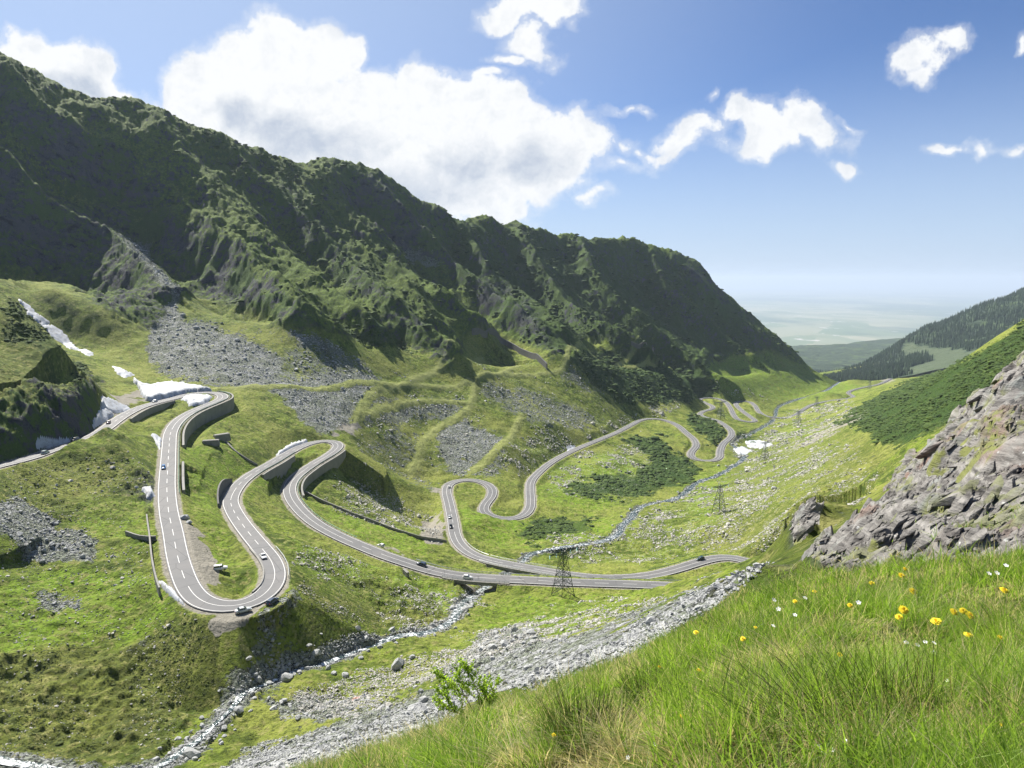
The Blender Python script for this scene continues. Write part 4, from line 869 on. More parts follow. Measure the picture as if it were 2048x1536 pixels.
SNOW = [
 ([(266,757),(285,770),(302,773),(345,767),(380,772),(418,780),(426,784),(405,783),(375,786),(348,793),(312,802),(292,801),(284,788)], 2.6, 'large white snow field above the highest hairpin of the road'),
 ([(362,798),(380,791),(418,790),(424,795),(410,808),(378,812),(374,802)], 1.2, 'rounded snow patch lying inside the highest hairpin bend'),
 ([(203,795),(215,797),(264,819),(240,826),(222,823),(204,816)], 1.2, 'pointed snow patch at the foot of the dark knoll beside the upper road'),
 ([(184,855),(196,826),(206,818),(226,832),(204,848)], 2.0, 'shaded blue snow bank against the dark knoll at the upper road edge'),
 ([(72,888),(80,878),(110,880),(148,881),(96,896),(75,894)], 1.5, 'long low snow strip beside the upper road left of the dark knoll'),
 ([(38,598),(50,606),(80,632),(104,646),(85,650),(60,632)], 1.2, 'highest snow patch in the gully behind the knoll at the far left'),
 ([(86,650),(110,651),(136,676),(157,700),(140,698),(105,674)], 1.2, 'middle snow patch in the gully behind the knoll'),
 ([(156,699),(175,700),(190,712),(172,710)], .9, 'small snow patch just under the middle one in the gully'),
 ([(226,733),(245,738),(268,751),(250,755),(233,746)], .9, 'small snow patch between boulders above the large snow field'),
 ([(302,868),(316,872),(327,886),(326,908),(314,890)], 1.2, 'narrow snow patch hugging the left edge of the long straight road'),
 ([(283,977),(300,973),(309,990),(298,1000)], 1.0, 'small snow patch in the dark gully left of the long straight road'),
 ([(553,910),(580,890),(608,881),(618,883),(590,896),(566,908)], 1.8, 'white snow bank above the second hairpin road'),
 ([(318,1163),(345,1178),(372,1212),(350,1198),(328,1180)], 1.0, 'thin snow strip left of the lowest hairpin in view'),
 ([(1490,882),(1520,881),(1546,890),(1520,897),(1498,894)], 1.0, 'white snow patch by the stream next to a pylon'),
 ([(1468,897),(1485,894),(1504,902),(1486,910),(1473,906)], 1.0, 'snow patch by the stream just below the road loop'),
 ([(1131,895),(1143,891),(1152,897),(1138,903)], .8, 'tiny lone snow patch above the long middle road')]
for poly, th, lab in SNOW:
    drape('snow_patch', poly, th, MAT_SNOW, label=lab, category='snow patch', group='old snow patches left in the valley')

# ------------------------------------------------------------------ walls, bridges, rails
def concrete_mat(name='weathered_concrete', a=(.15, .145, .132), c_=(.29, .28, .255)):
    m, N, b = newmat(name); pos = N.n('ShaderNodeNewGeometry').outputs['Position']
    st = N.v('MULTIPLY', pos, (1.2, 1.2, .12)); n = N.noise(st, .8, 6, .6); n2 = N.noise(pos, .25, 5, .6)
    N.put(b.inputs['Base Color'], N.mix(N.m('MULTIPLY', N.rng(n, .55, .75), .7), N.mix(n2, a, c_), (.09, .085, .075))); b.inputs['Roughness'].default_value = .85
    bump(N, b, N.noise(pos, 1.5, 4), .2, .6); return m
MAT_CONC = concrete_mat(); MAT_STONE = concrete_mat('dark_masonry', (.085, .085, .085), (.17, .165, .155))
def strip_wall(P, top, bot, th, mat, name, **pr):
    """P: n,3 line; top/bot arrays of z; closed strip wall of thickness th"""
    Tt, Nn = side(P); rings = []
    for k_ in range(len(P)):
        a = P[k_, :2]+Nn[k_]*th/2; b = P[k_, :2]-Nn[k_]*th/2
        rings.append([(a[0], a[1], bot[k_]), (b[0], b[1], bot[k_]), (b[0], b[1], top[k_]), (a[0], a[1], top[k_])])
    return MB().loft(rings).obj(name, mat, **pr)
def road_off(a, b, off, dz=0, st=1):
    P = ROAD[a:b:st].copy(); _, Nn = side(ROAD); P[:, :2] += Nn[a:b:st]*off; P[:, 2] += dz; return P
WLAB = ['tall curved concrete retaining wall under the highest hairpin', 'short retaining wall under the long straight road', 'curved concrete retaining wall under the second hairpin', 'concrete retaining wall under the inner leg of the second loop', 'dark retaining wall carrying the upper road past the snow']
for (a_, b_, sd_, H_), lab in zip(RWALLS, WLAB):
    P = road_off(a_, b_, sd_*(5.6+.0022*ROAD[(a_+b_)//2, 1])); Hk = np.abs(WH[a_:b_])
    strip_wall(P, P[:, 2]+.15, P[:, 2]-Hk-3.5, 1.0, MAT_CONC, 'retaining_wall', label=lab, category='wall')
P = road_off(rix(463,1012,-98.7), rix(492,957,-100.5), 5.2); q = np.sin(np.linspace(.15, math.pi-.1, len(P)))
strip_wall(P, P[:, 2]+1+4.6*q, P[:, 2]-1.5, .7, MAT_STONE, 'retaining_wall', label='dark curved wall above the road where it bends below the lone concrete blocks', category='wall')
P = road_off(rix(336,1015,-87), rix(372,1168,-90), -7.4)
strip_wall(P, P[:, 2]+.9, P[:, 2]-2.5, .5, MAT_CONC, 'retaining_wall', label='long straight wall with a dark ditch left of the straight road', category='wall')
def line_wall(pts, H, th, mat, lab, name='wall', below=1.5, step=3.0):
    P = np.array([list(hit(*p)) for p in pts]); P = smoothline(P, step, 1); z = hz(P[:, 0], P[:, 1])
    for _ in range(3): z[1:-1] = (z[:-2]+z[1:-1]+z[2:])/3
    return strip_wall(P, z+H, z-below, th, mat, name, label=lab, category='wall')
line_wall([(606,985),(640,1003),(690,1024),(740,1043),(790,1062),(840,1078),(893,1086)], 1.6, .6, MAT_CONC, 'long low concrete wall crossing the meadow below the second hairpin')
line_wall([(944,671),(975,674),(1010,690),(1050,712),(1094,740)], 8, 1.6, MAT_STONE, 'dark stone avalanche wall under the crags in mid slope')
line_wall([(1262,690),(1285,694),(1306,703)], 6, 1.6, MAT_STONE, 'short dark avalanche wall higher up to the right of the long one')
line_wall([(252,1070),(275,1078),(288,1082),(312,1080)], 1.5, .5, MAT_CONC, 'small low wall joining the ditch wall left of the straight road')
line_wall([(452,886),(470,903),(490,918),(515,932)], 1.0, .8, MAT_CONC, 'low concrete channel wall running from the blocks down to the road')
line_wall([(500,1100),(520,1125),(528,1150),(520,1175),(505,1188)], .8, .5, MAT_CONC, 'pale low stone kerb inside the lowest hairpin')
line_wall([(808,1148),(816,1155)], 2.2, 1.2, MAT_CONC, 'small concrete culvert head below the road near the bridge')
for (px, py, sz, rz, lab) in [((422), 889, (9, 3, 3.2), .25, 'flat concrete block left of the taller one on the green slope'), (444, 880, (9, 3.4, 4.2), .75, 'taller concrete block standing alone on the green slope below the high hairpin')]:
    p = hit(px, py); MB().box((0, 0, sz[2]/2-.8), sz, rz, .92).box((0, 0, sz[2]-.75), (sz[0]*.86, sz[1]*.7, .3), rz).obj('concrete_block', MAT_CONC, label=lab, category='concrete block').location = p

def bridge_thing(a, b, piers, lab):
    c0 = ROAD[(a+b)//2]; root = thing('bridge', c0, lab, 'bridge')
    P = ROAD[a-2:b+3]-c0; Tt, Nn = side(P); rings = []
    for k_ in range(len(P)):
        r = []
        for o_, dz in ((-4.3, -.02), (-4.3, -1.5), (4.3, -1.5), (4.3, -.02), (3.6, -.02), (3.6, -.1), (-3.6, -.1), (-3.6, -.02)):
            r.append((P[k_, 0]+Nn[k_, 0]*o_, P[k_, 1]+Nn[k_, 1]*o_, P[k_, 2]+dz))
        rings.append(r)
    MB().loft(rings).obj('deck', MAT_CONC, root)
    for f in piers:
        k_ = int(f*(len(P)-1)); rz = math.atan2(Tt[k_, 1], Tt[k_, 0]); g = hz(ROAD[a-2+k_, 0], ROAD[a-2+k_, 1])[0]-c0[2]
        z1 = P[k_, 2]-1.5; z0 = min(g, z1-6)-4
        MB().box((P[k_, 0], P[k_, 1], (z0+z1)/2), (2.2, 7.6, z1-z0), rz).obj('pier', MAT_CONC, root)
    for sd_ in (-4.15, 4.15):
        mb = MB(); Q_ = P.copy(); Q_[:, :2] += Nn*sd_
        for k_ in range(0, len(Q_)-1): mb.bar(Q_[k_]+np.array([0, 0, 1.0]), Q_[k_+1]+np.array([0, 0, 1.0]), .07); mb.bar(Q_[k_]+np.array([0, 0, .55]), Q_[k_+1]+np.array([0, 0, .55]), .05); mb.bar(Q_[k_], Q_[k_]+np.array([0, 0, 1.05]), .06)
        mb.obj('railing', MAT_RAIL, root)
MAT_RAIL = plain('galvanised_rail', (.55, .57, .55), .45, .3, .1, 1.5); MAT_GREEN = plain('green_rail', (.16, .30, .20), .5, .1, .1, 1.5)
bridge_thing(BR1[0], BR1[1], (.22, .84), 'concrete road bridge over the stream in front of the near pylon')
bridge_thing(min(BR2), max(BR2), (.3, .8), 'lower concrete road bridge over the stream behind the first one')
def guard(a, b, off, mat, lab):
    P = road_off(a, b, off, 0); mb = MB()
    for k_ in range(len(P)-1):
        for dz, r in ((.72, .11), (.5, .05)): mb.bar(P[k_]+np.array([0, 0, dz]), P[k_+1]+np.array([0, 0, dz]), r)
        if k_ % 2 == 0: mb.bar(P[k_]-np.array([0, 0, .4]), P[k_]+np.array([0, 0, .8]), .08)
    mb.obj('guard_rail', mat, label=lab, category='guard rail', group='guard rails along the road')
guard(rix(430,786,-78), rix(336,990,-86), 4.5, MAT_GREEN, 'pale green guard rail round the highest hairpin and down the straight road')
guard(rix(672,897,-109.7), rix(700,1082,-117.5), 4.3, MAT_GREEN, 'green guard rail round the outside of the second hairpin')
guard(rix(566,1150,-92.5), rix(528,1096,-95), -4.3, MAT_RAIL, 'white guard rail on the right of the road above the lowest hairpin') if rix(566,1150,-92.5) < rix(528,1096,-95) else None
guard(rix(495,957,-101), rix(580,905,-106), -4.3, MAT_GREEN, 'green guard rail on the inner leg of the second loop')
guard(rix(815,1127,-121), rix(895,1148,-124), 4.3, MAT_RAIL, 'grey guard rail leading up to the near bridge on its far side')
guard(rix(1005,1158,-125.7), rix(1374,1173,-128.5), 4.3, MAT_RAIL, 'grey guard rail between the two parallel roads behind the near pylon')
guard(rix(1440,1114,-137), rix(1300,1150,-139), -4.3, MAT_GREEN, 'green guard rail behind the road at the lower right bend')
guard(rix(915,1078,-147), rix(965,1116,-143.8), 4.3, MAT_RAIL, 'grey guard rail where the lower road reaches its bridge') if rix(915,1078,-147) < rix(965,1116,-143.8) else guard(rix(965,1116,-143.8), rix(915,1078,-147), -4.3, MAT_RAIL, 'grey guard rail where the lower road reaches its bridge')
# ------------------------------------------------------------------ pylons
MAT_STEEL = plain('dark_green_steel', (.030, .055, .045), .5, .2, .1, 2); MAT_STEEL2 = plain('grey_steel', (.13, .15, .14), .5, .2, .1, 2)
MAT_GLASSY = plain('insulator_glass', (.32, .50, .47), .15, 0, .1, 5)
def make_pylon(H, mat, thick=.16, wb=3.4, name='pylon'):
    root = thing(name, (0, 0, 0), 'x', 'pylon')
    zs = [0, .22, .42, .58, .72, .84, .93]; wt = .75
    def w(z): return wb+(wt-wb)*min(z/.84, 1)
    cs = [(-1, -1), (1, -1), (1, 1), (-1, 1)]
    pt = lambda c_, z: Vector((c_[0]*w(z), c_[1]*w(z), z*H))
    for c_ in cs: MB().bar(pt(c_, 0)-Vector((0, 0, 1)), pt(c_, .93), thick, thick*.7).obj('leg', mat, root)
    mb = MB()
    for i in range(4):
        a = cs[i]; b = cs[(i+1) % 4]
        for z0, z1 in zip(zs[:-1], zs[1:]):
            mb.bar(pt(a, z0), pt(b, z1), thick*.5); mb.bar(pt(b, z0), pt(a, z1), thick*.5); mb.bar(pt(a, z1), pt(b, z1), thick*.45)
            if z0 < .5:
                zm = (z0+z1)/2; mb.bar(pt(a, zm), (pt(a, z0)+pt(b, z0))/2, thick*.35); mb.bar(pt(b, zm), (pt(a, z0)+pt(b, z0))/2, thick*.35)
    mb.obj('bracing', mat, root)
    for s in (-1, 1):
        mb = MB(); z = .93*H; zl = .86*H; L = 7.0*s
        for y in (-.7, .7):
            mb.bar((s*.7, y, z), (L, 0, z-.1), thick*.6); mb.bar((s*.7, y, zl), (L, 0, z-.1), thick*.6)
            for k_ in range(1, 5): x = s*(.7+(7-.7)*k_/5); mb.bar((x, y*(1-k_/5), z), (x-s*1.1, y*(1-(k_-1)/5), zl+(z-zl)*(k_-1)/5), thick*.4)
        mb.obj('cross_arm', mat, root)
        for x in (L, L*.52):
            mbi = MB()
            for k_ in range(6): mbi.bar((x, 0, z-.35-k_*.25), (x, 0, z-.50-k_*.25), .24, .12, 8)
            mbi.obj('insulator', MAT_GLASSY, root)
    MB().bar((0, 0, .93*H), (0, 0, H), thick*.7).bar((-.7, -.7, .93*H), (0, 0, H), thick*.5).bar((.7, .7, .93*H), (0, 0, H), thick*.5).obj('peak', mat, root)
    return root
PY = [(1126,1190,20,'dark',.62,1.0,'nearest dark green lattice pylon standing before the parallel roads'),
 (1438,1026,19.5,'grey',.45,1.0,'green lattice pylon on the bright meadow right of the stream'),
 (1529,921,19.5,'grey',.4,1.0,'lattice pylon beside the two snow patches'),
 (1441,838,20,'grey',.4,1.45,'tall lattice pylon standing among the far road loops'),
 (1596,847,20,'grey',.4,1.0,'lattice pylon in front of the far road where it bends up the valley'),
 (1633,814,20,'grey',.4,1.0,'lattice pylon just behind the far road on the meadow'),
 (1739,779,20,'grey',.4,1.0,'farthest small lattice pylon near the end of the valley')]
proto = {}
for px, py, H, kd, rz, sc, lab in PY:
    p = hit(px, py)
    if kd not in proto: proto[kd] = o = make_pylon(20, MAT_STEEL if kd == 'dark' else MAT_STEEL2, .17 if kd == 'dark' else .2)
    else: o = copy_tree(proto[kd])
    o.location = p; o.rotation_euler = (0, 0, rz); o['label'] = lab; o['group'] = 'power line pylons marching down the valley'
    o.scale = (sc, sc, sc)
p = hit(1627, 724); mb = MB().bar((0, 0, -2), (0, 0, 22), .5, .3, 6)
o = mb.obj('radio_mast', MAT_STEEL2, label='thin mast on the grassy shoulder at the end of the ridge', category='mast'); o.location = p
MB().bar((0, 0, 22), (-5, 0, 26), .3).bar((0, 0, 22), (5, 0, 25), .3).obj('aerial', MAT_STEEL2, o)

# ------------------------------------------------------------------ cars
def paint(name, c_, rough=.28):
    m, N, b = newmat(name); pos = N.n('ShaderNodeTexCoord').outputs['Object']
    N.put(b.inputs['Base Color'], N.mix(N.noise(pos, 3, 4), tuple(q*.9 for q in c_), c_)); b.inputs['Roughness'].default_value = rough
    b.inputs['Coat Weight'].default_value = .6; b.inputs['Specular IOR Level'].default_value = .5; return m
MAT_TYRE = plain('tyre_rubber', (.025, .025, .025), .8); MAT_GLASS = paint('car_glass', (.02, .03, .035), .08); MAT_RIM = plain('wheel_rim', (.45, .45, .46), .35, .8)
MAT_LAMPW = paint('headlight_glass', (.75, .78, .8), .1); MAT_LAMPR = paint('tail_light_glass', (.5, .02, .02), .2)
def make_car(kind, mat, loc, rz, tilt, label, door=False):
    """x forward, length L"""
    L, W, H, belt = {'sedan': (4.5, 1.76, 1.45, .92), 'hatch': (4.1, 1.72, 1.48, .93), 'estate': (4.6, 1.78, 1.5, .92), 'suv': (4.4, 1.84, 1.78, 1.08)}[kind]
    root = thing('car', loc, label, 'car', rz); root.rotation_euler = (0, tilt, rz); root['group'] = 'cars on the mountain road'
    def ring(x, hw_, z0, z1, sh_=.9):
        c_ = .10; return [(x, -hw_+c_*.6, z0), (x, hw_-c_*.6, z0), (x, hw_, z0+c_*1.5), (x, hw_, z0+(z1-z0)*.62), (x, hw_*sh_, z1), (x, -hw_*sh_, z1), (x, -hw_, z0+(z1-z0)*.62), (x, -hw_, z0+c_*1.5)]
    l = L/2; w = W/2
    prof = [(-l, .80, .42, belt-.20), (-l+.12, .93, .28, belt-.04), (-l+.6, 1, .22, belt+.02), (-.4, 1, .2, belt), (l*.40, 1, .2, belt-.02), (l*.62, 1, .22, belt-.10), (l-.22, .94, .26, belt-.24), (l-.02, .78, .38, belt-.42)]
    if kind == 'suv': prof = [(x, k_, z0+.06, z1 if x < l*.5 else z1+.04) for x, k_, z0, z1 in prof]
    MB().loft([ring(x, w*k_, z0, z1, .93) for x, k_, z0, z1 in prof]).obj('body', mat, root, True)
    # greenhouse: glass band with a painted roof on top
    back = {'sedan': (-l+.75, -l+1.35), 'hatch': (-l+.18, -l+.55), 'estate': (-l+.15, -l+.55), 'suv': (-l+.10, -l+.32)}[kind]
    fr = (l*.44, l*.44-.78 if kind != 'suv' else l*.44-.5)
    gl = [(back[0], .84, belt-.05), (back[1], .70, H-.07), (fr[1], .70, H-.07), (fr[0], .86, belt-.06)]
    b0 = [(back[0], -w*.90, belt-.04), (fr[0], -w*.90, belt-.06), (fr[0], w*.90, belt-.06), (back[0], w*.90, belt-.04)]
    t0 = [(back[1], -w*.72, H-.06), (fr[1], -w*.72, H-.06), (fr[1], w*.72, H-.06), (back[1], w*.72, H-.06)]
    MB().loft([b0, t0]).obj('windows', MAT_GLASS, root)
    t1 = [(back[1]-.04, -w*.75, H-.07), (fr[1]+.04, -w*.75, H-.07), (fr[1]+.04, w*.75, H-.07), (back[1]-.04, w*.75, H-.07)]
    t2 = [(back[1]+.1, -w*.62, H), (fr[1]-.12, -w*.62, H), (fr[1]-.12, w*.62, H), (back[1]+.1, w*.62, H)]
    rf = MB().loft([t1, t2])
    for s in (-1, 1):
        rf.bar((back[0], s*w*.90, belt-.04), (back[1], s*w*.73, H-.06), .05); rf.bar((fr[0], s*w*.90, belt-.06), (fr[1], s*w*.73, H-.06), .045); rf.bar((-.1, s*w*.91, belt-.04), (-.15, s*w*.74, H-.06), .045)
    rf.obj('roof', mat, root)
    for x in (-l*.62, l*.62):
        for s in (-1, 1):
            wh = MB().bar((x, s*(w-.2), .32), (x, s*(w+.01), .32), .33, .33, 14).obj('wheel', MAT_TYRE, root)
            MB().bar((x, s*(w+.0), .32), (x, s*(w+.025), .32), .2, .18, 10).obj('rim', MAT_RIM, wh)
    for s in (-1, 1):
        MB().box((l-.10, s*w*.66, belt-.36), (.16, .34, .13)).obj('headlight', MAT_LAMPW, root)
        MB().box((-l+.07, s*w*.72, belt-.18), (.12, .26, .18)).obj('tail_light', MAT_LAMPR, root)
        MB().box((fr[0]-.2, s*(w+.08), belt+.02), (.12, .18, .12)).obj('mirror', mat, root)
    MB().box((l-.0, 0, .42), (.08, W*.6, .14)).obj('bumper', MAT_TYRE, root)
    if door: MB().box((.55, -w-.42, .72), (.08, .9, .95), .15).obj('door', mat, root)
    return root
def on_road(px, py, h, off, rev=False):
    """nearest point of the road to a traced pixel, shifted to a lane"""
    k_ = rix(px, py, h); T, Nn = side(ROAD); p = ROAD[k_].copy(); p[:2] += Nn[k_]*off; t = T[k_]*(-1 if rev else 1)
    sl_ = (ROAD[min(k_+2, len(ROAD)-1), 2]-ROAD[k_-2, 2])/8*(-1 if rev else 1)
    return (p[0], p[1], p[2]+.07), math.atan2(t[1], t[0]), -math.atan(sl_)
PW = paint('white_paint', (.78, .78, .77)); PS = paint('silver_paint', (.50, .52, .53)); PB = paint('dark_blue_paint', (.02, .035, .07)); PK = paint('black_paint', (.018, .02, .024)); PBL = paint('bright_blue_paint', (.06, .20, .45)); PG = paint('dark_green_paint', (.02, .05, .05)); PR = paint('dark_red_paint', (.09, .02, .02)); PT = paint('pale_teal_paint', (.34, .43, .42))
for px, py, h, off, rev, kind, mt_, lab in [
 (70,908,-73.2,-1.7,False,'estate',PT,'pale teal car on the upper road nearest the left edge'),
 (147,884,-74,1.7,True,'suv',PK,'black car on the upper road beside the long snow strip'),
 (217,848,-75,1.7,True,'hatch',PR,'dark red car on the upper road in the shade of the knoll'),
 (301,804,-76.5,1.7,True,'hatch',PS,'silver car on the upper road below the large snow field'),
 (333,936,-84.5,-1.7,False,'hatch',PBL,'bright blue car on the long straight road'),
 (523,1113,-94,1.7,True,'sedan',PW,'white car driving up towards the lowest hairpin'),
 (834,1131,-122,1.7,True,'estate',PB,'dark blue car approaching the near bridge'),
 (931,1152,-125,-1.7,False,'hatch',PW,'white car crossing the near bridge'),
 (900,976,-153,-1.7,False,'hatch',PW,'white car at the top of the third hairpin'),
 (911,1036,-149.5,1.6,True,'hatch',PS,'silver grey car following a black one below the third hairpin'),
 (914,1056,-148.3,1.6,True,'suv',PK,'black car just ahead of the silver grey one on the same road'),
 (1407,1122,-138,-1.7,False,'estate',PG,'dark green car on the bend at the lower right')]:
    l_, rz, ti = on_road(px, py, h, off, rev); make_car(kind, mt_, l_, rz, ti, lab)
def parked(px, py, kind, mt_, rz, lab, door=False, dz=.05):
    p = hit(px, py); make_car(kind, mt_, (p.x, p.y, p.z+dz), rz, 0, lab, door); return p
p = hit(480, 1224); k_ = rix(480,1212,-92); Tt_, _ = side(ROAD); az = math.atan2(Tt_[k_, 1], Tt_[k_, 0])
make_car('sedan', PS, tuple(ROAD[k_][:2]+side(ROAD)[1][k_]*-4.7)+(ROAD[k_, 2]-.1,), az, 0, 'silver saloon parked on the outside of the lowest hairpin')
k_ = rix(519,1199,-92.2); az = math.atan2(Tt_[k_, 1], Tt_[k_, 0])
make_car('estate', PB, tuple(ROAD[k_][:2]+side(ROAD)[1][k_]*-5.6)+(ROAD[k_, 2]-.22,), az+.1, 0, 'dark blue estate parked behind the silver saloon')
PJ = parked(441, 1140, 'suv', PW, .35, 'white off-road car with an open door parked inside the lowest hairpin', True)
parked(762, 1093, 'hatch', PW, -.55+math.pi, 'white hatchback parked in the gravel lay-by')

# ------------------------------------------------------------------ people
MAT_SKIN = plain('skin', (.50, .32, .24), .6)
def person(name_lab, loc, rz, joints, shirt, trousers, hair=(.05, .03, .02), extra=None):
    """joints: dict of name -> (x,y,z); one skinned surface"""
    J = joints; names = list(J); idx = {n: i for i, n in enumerate(names)}
    edges = [('pelvis','chest'),('chest','neck'),('neck','head'),('head','crown'),('chest','shL'),('shL','elL'),('elL','haL'),('chest','shR'),('shR','elR'),('elR','haR'),('pelvis','hipL'),('hipL','knL'),('knL','anL'),('anL','toL'),('pelvis','hipR'),('hipR','knR'),('knR','anR'),('anR','toR')]
    rad = dict(pelvis=.14, chest=.15, neck=.055, head=.10, crown=.085, sh=.065, el=.045, ha=.035, hip=.095, kn=.06, an=.042, to=.04)
    me = bpy.data.meshes.new('person'); me.from_pydata([J[n] for n in names], [(idx[a], idx[b]) for a, b in edges], [])
    o = link('person', me, label=name_lab, category='person')
    mod = o.modifiers.new('skin', 'SKIN'); sv = me.skin_vertices[0].data
    for n in names:
        r = rad.get(n, rad.get(n[:-1])); sv[idx[n]].radius = (r, r*.85)
    sv[idx['pelvis']].use_root = True
    o.modifiers.new('sub', 'SUBSURF').levels = 1; o.modifiers['sub'].render_levels = 1
    dg = bpy.context.evaluated_depsgraph_get(); m2 = bpy.data.meshes.new_from_object(o.evaluated_get(dg)); o.modifiers.clear(); o.data = m2
    m2.materials.clear()
    for mt_ in (MAT_SKIN, plain('shirt', shirt, .8), plain('trousers', trousers, .8)): m2.materials.append(mt_)
    ne = Vector(J['neck']); pe = Vector(J['pelvis'])
    for pl in m2.polygons:
        c_ = Vector(pl.center); pl.use_smooth = True
        d = {n: (c_-Vector(J[n])).length for n in names}; nn = min(d, key=d.get)
        pl.material_index = 0 if nn in ('head', 'crown', 'haL', 'haR', 'neck') else 2 if nn[:2] in ('hi', 'kn', 'an', 'to', 'pe') else 1
    o.location = loc; o.rotation_euler = (0, 0, rz)
    hd = Vector(J['head']); cr = Vector(J['crown'])
    bm = MB(); c_ = hd.lerp(cr, .75)
    rings = [[tuple(c_+Vector((math.cos(t)*.115*r_, math.sin(t)*.115*r_, z_))) for t in [k_*math.pi/4 for k_ in range(8)]] for r_, z_ in ((.95, -.03), (1.03, .03), (.8, .09), (.25, .12))]
    bm.loft(rings).obj('hair', plain('hair', hair, .7), o, True)
    return o
stand = dict(pelvis=(0,0,.92), chest=(0,0,1.28), neck=(0,0,1.47), head=(.02,0,1.58), crown=(.0,0,1.68), shL=(0,.19,1.40), elL=(.05,.25,1.12), haL=(.22,.22,.95), shR=(0,-.19,1.40), elR=(.12,-.24,1.15), haR=(.35,-.18,1.2), hipL=(0,.1,.88), knL=(.03,.12,.48), anL=(-.02,.13,.08), toL=(.12,.14,.04), hipR=(0,-.1,.88), knR=(.05,-.12,.48), anR=(.04,-.13,.08), toR=(.18,-.14,.04))
sit = dict(pelvis=(0,0,.12), chest=(-.1,0,.48), neck=(-.1,0,.68), head=(-.06,0,.79), crown=(-.07,0,.89), shL=(-.1,.18,.60), elL=(-.2,.24,.35), haL=(-.3,.24,.08), shR=(-.1,-.18,.60), elR=(.1,-.22,.42), haR=(.3,-.15,.4), hipL=(.05,.1,.12), knL=(.42,.14,.42), anL=(.72,.14,.08), toL=(.86,.14,.06), hipR=(.05,-.1,.12), knR=(.45,-.12,.3), anR=(.8,-.14,.07), toR=(.93,-.14,.08))
lie = dict(pelvis=(0,0,.14), chest=(-.38,0,.16), neck=(-.57,0,.18), head=(-.68,0,.2), crown=(-.80,0,.2), shL=(-.48,.18,.15), elL=(-.5,.42,.1), haL=(-.68,.5,.08), shR=(-.48,-.18,.15), elR=(-.3,-.32,.1), haR=(-.05,-.3,.1), hipL=(.06,.1,.13), knL=(.45,.14,.2), anL=(.85,.15,.09), toL=(.9,.17,.2), hipR=(.06,-.1,.13), knR=(.46,-.13,.13), anR=(.87,-.15,.09), toR=(.92,-.17,.2))
p = hit(449, 1145); person('person in pale clothes standing by the open door of the white off-road car', p, 2.2, stand, (.55, .45, .38), (.25, .22, .2))
p = hit(728, 1392); person('person in a blue top sitting on the grass above the scree', p, 3.4, sit, (.03, .13, .42), (.04, .05, .12))
q = hit(735, 1388); person('person in dark blue seated just behind the one in the bright blue top', q, 2.6, sit, (.04, .08, .22), (.55, .55, .55))
p = hit(712, 1397); person('person lying on a pink blanket next to the two seated people', (p.x, p.y, p.z+.05), .6, lie, (.62, .33, .27), (.5, .28, .2), (.2, .08, .03))
gx_, gy_ = np.meshgrid(np.linspace(-1.0, 1.0, 12), np.linspace(-.7, .7, 10)); bx_, by_ = p.x+gx_*math.cos(.6)-gy_*math.sin(.6), p.y+gx_*math.sin(.6)+gy_*math.cos(.6)
link('blanket', mesh_from('blanket', np.stack([bx_, by_, hz(bx_.ravel(), by_.ravel()).reshape(bx_.shape)+.06], -1).reshape(-1, 3), grid_quads(10, 12), plain('pink_blanket', (.62, .36, .32), .9)), label='pink blanket spread on the grass under the lying person', category='blanket')
# ------------------------------------------------------------------ rocks and scrub
import bmesh
def hull(n, seed, sq=(1, .8, .65), dome=False):
    r = np.random.default_rng(seed); P = r.normal(size=(n, 3)); P /= np.linalg.norm(P, axis=1, keepdims=True)
    P *= r.uniform(.78, 1.0, (n, 1)); P *= np.array(sq)
    if dome: P[:, 2] = np.abs(P[:, 2])*.9-.25
    bm = bmesh.new()
    for p in P: bm.verts.new(p)
    res = bmesh.ops.convex_hull(bm, input=bm.verts)
    bmesh.ops.delete(bm, geom=[g for g in res['geom_interior'] if isinstance(g, bmesh.types.BMVert)], context='VERTS')
    bmesh.ops.triangulate(bm, faces=bm.faces); bm.verts.index_update()
    V = np.array([v.co[:] for v in bm.verts]); T = np.array([[v.index for v in f.verts] for f in bm.faces]); bm.free(); return V, T
def rock_material(name, a, b_, moss=.3):
    m, N, b = newmat(name); pos = N.n('ShaderNodeNewGeometry').outputs['Position']
    n = N.noise(pos, .35, 4, .6); f = N.noise(pos, 3.0, 5, .65); w = N.n('ShaderNodeTexWhiteNoise'); N.put(w.inputs[0], N.v('SNAP', pos, (1.3, 1.3, 1.3)))
    col = N.mix(N.m('ADD', N.m('MULTIPLY', n, .6), N.m('MULTIPLY', f, .4)), a, b_)
    col = N.mix(N.m('MULTIPLY', N.rng(f, .56, .66), moss), col, (.22, .23, .17)); N.put(b.inputs['Base Color'], col); bump(N, b, f, .25, 1); return m
MAT_ROCK = rock_material('grey_rock', (.18, .186, .187), (.52, .52, .505)); MAT_PALE = rock_material('pale_stone', (.26, .25, .22), (.55, .53, .48), .1)
RV = [hull(13, s_, (1, .75+.2*(s_ % 2), .55+.1*(s_ % 3))) for s_ in range(8)]
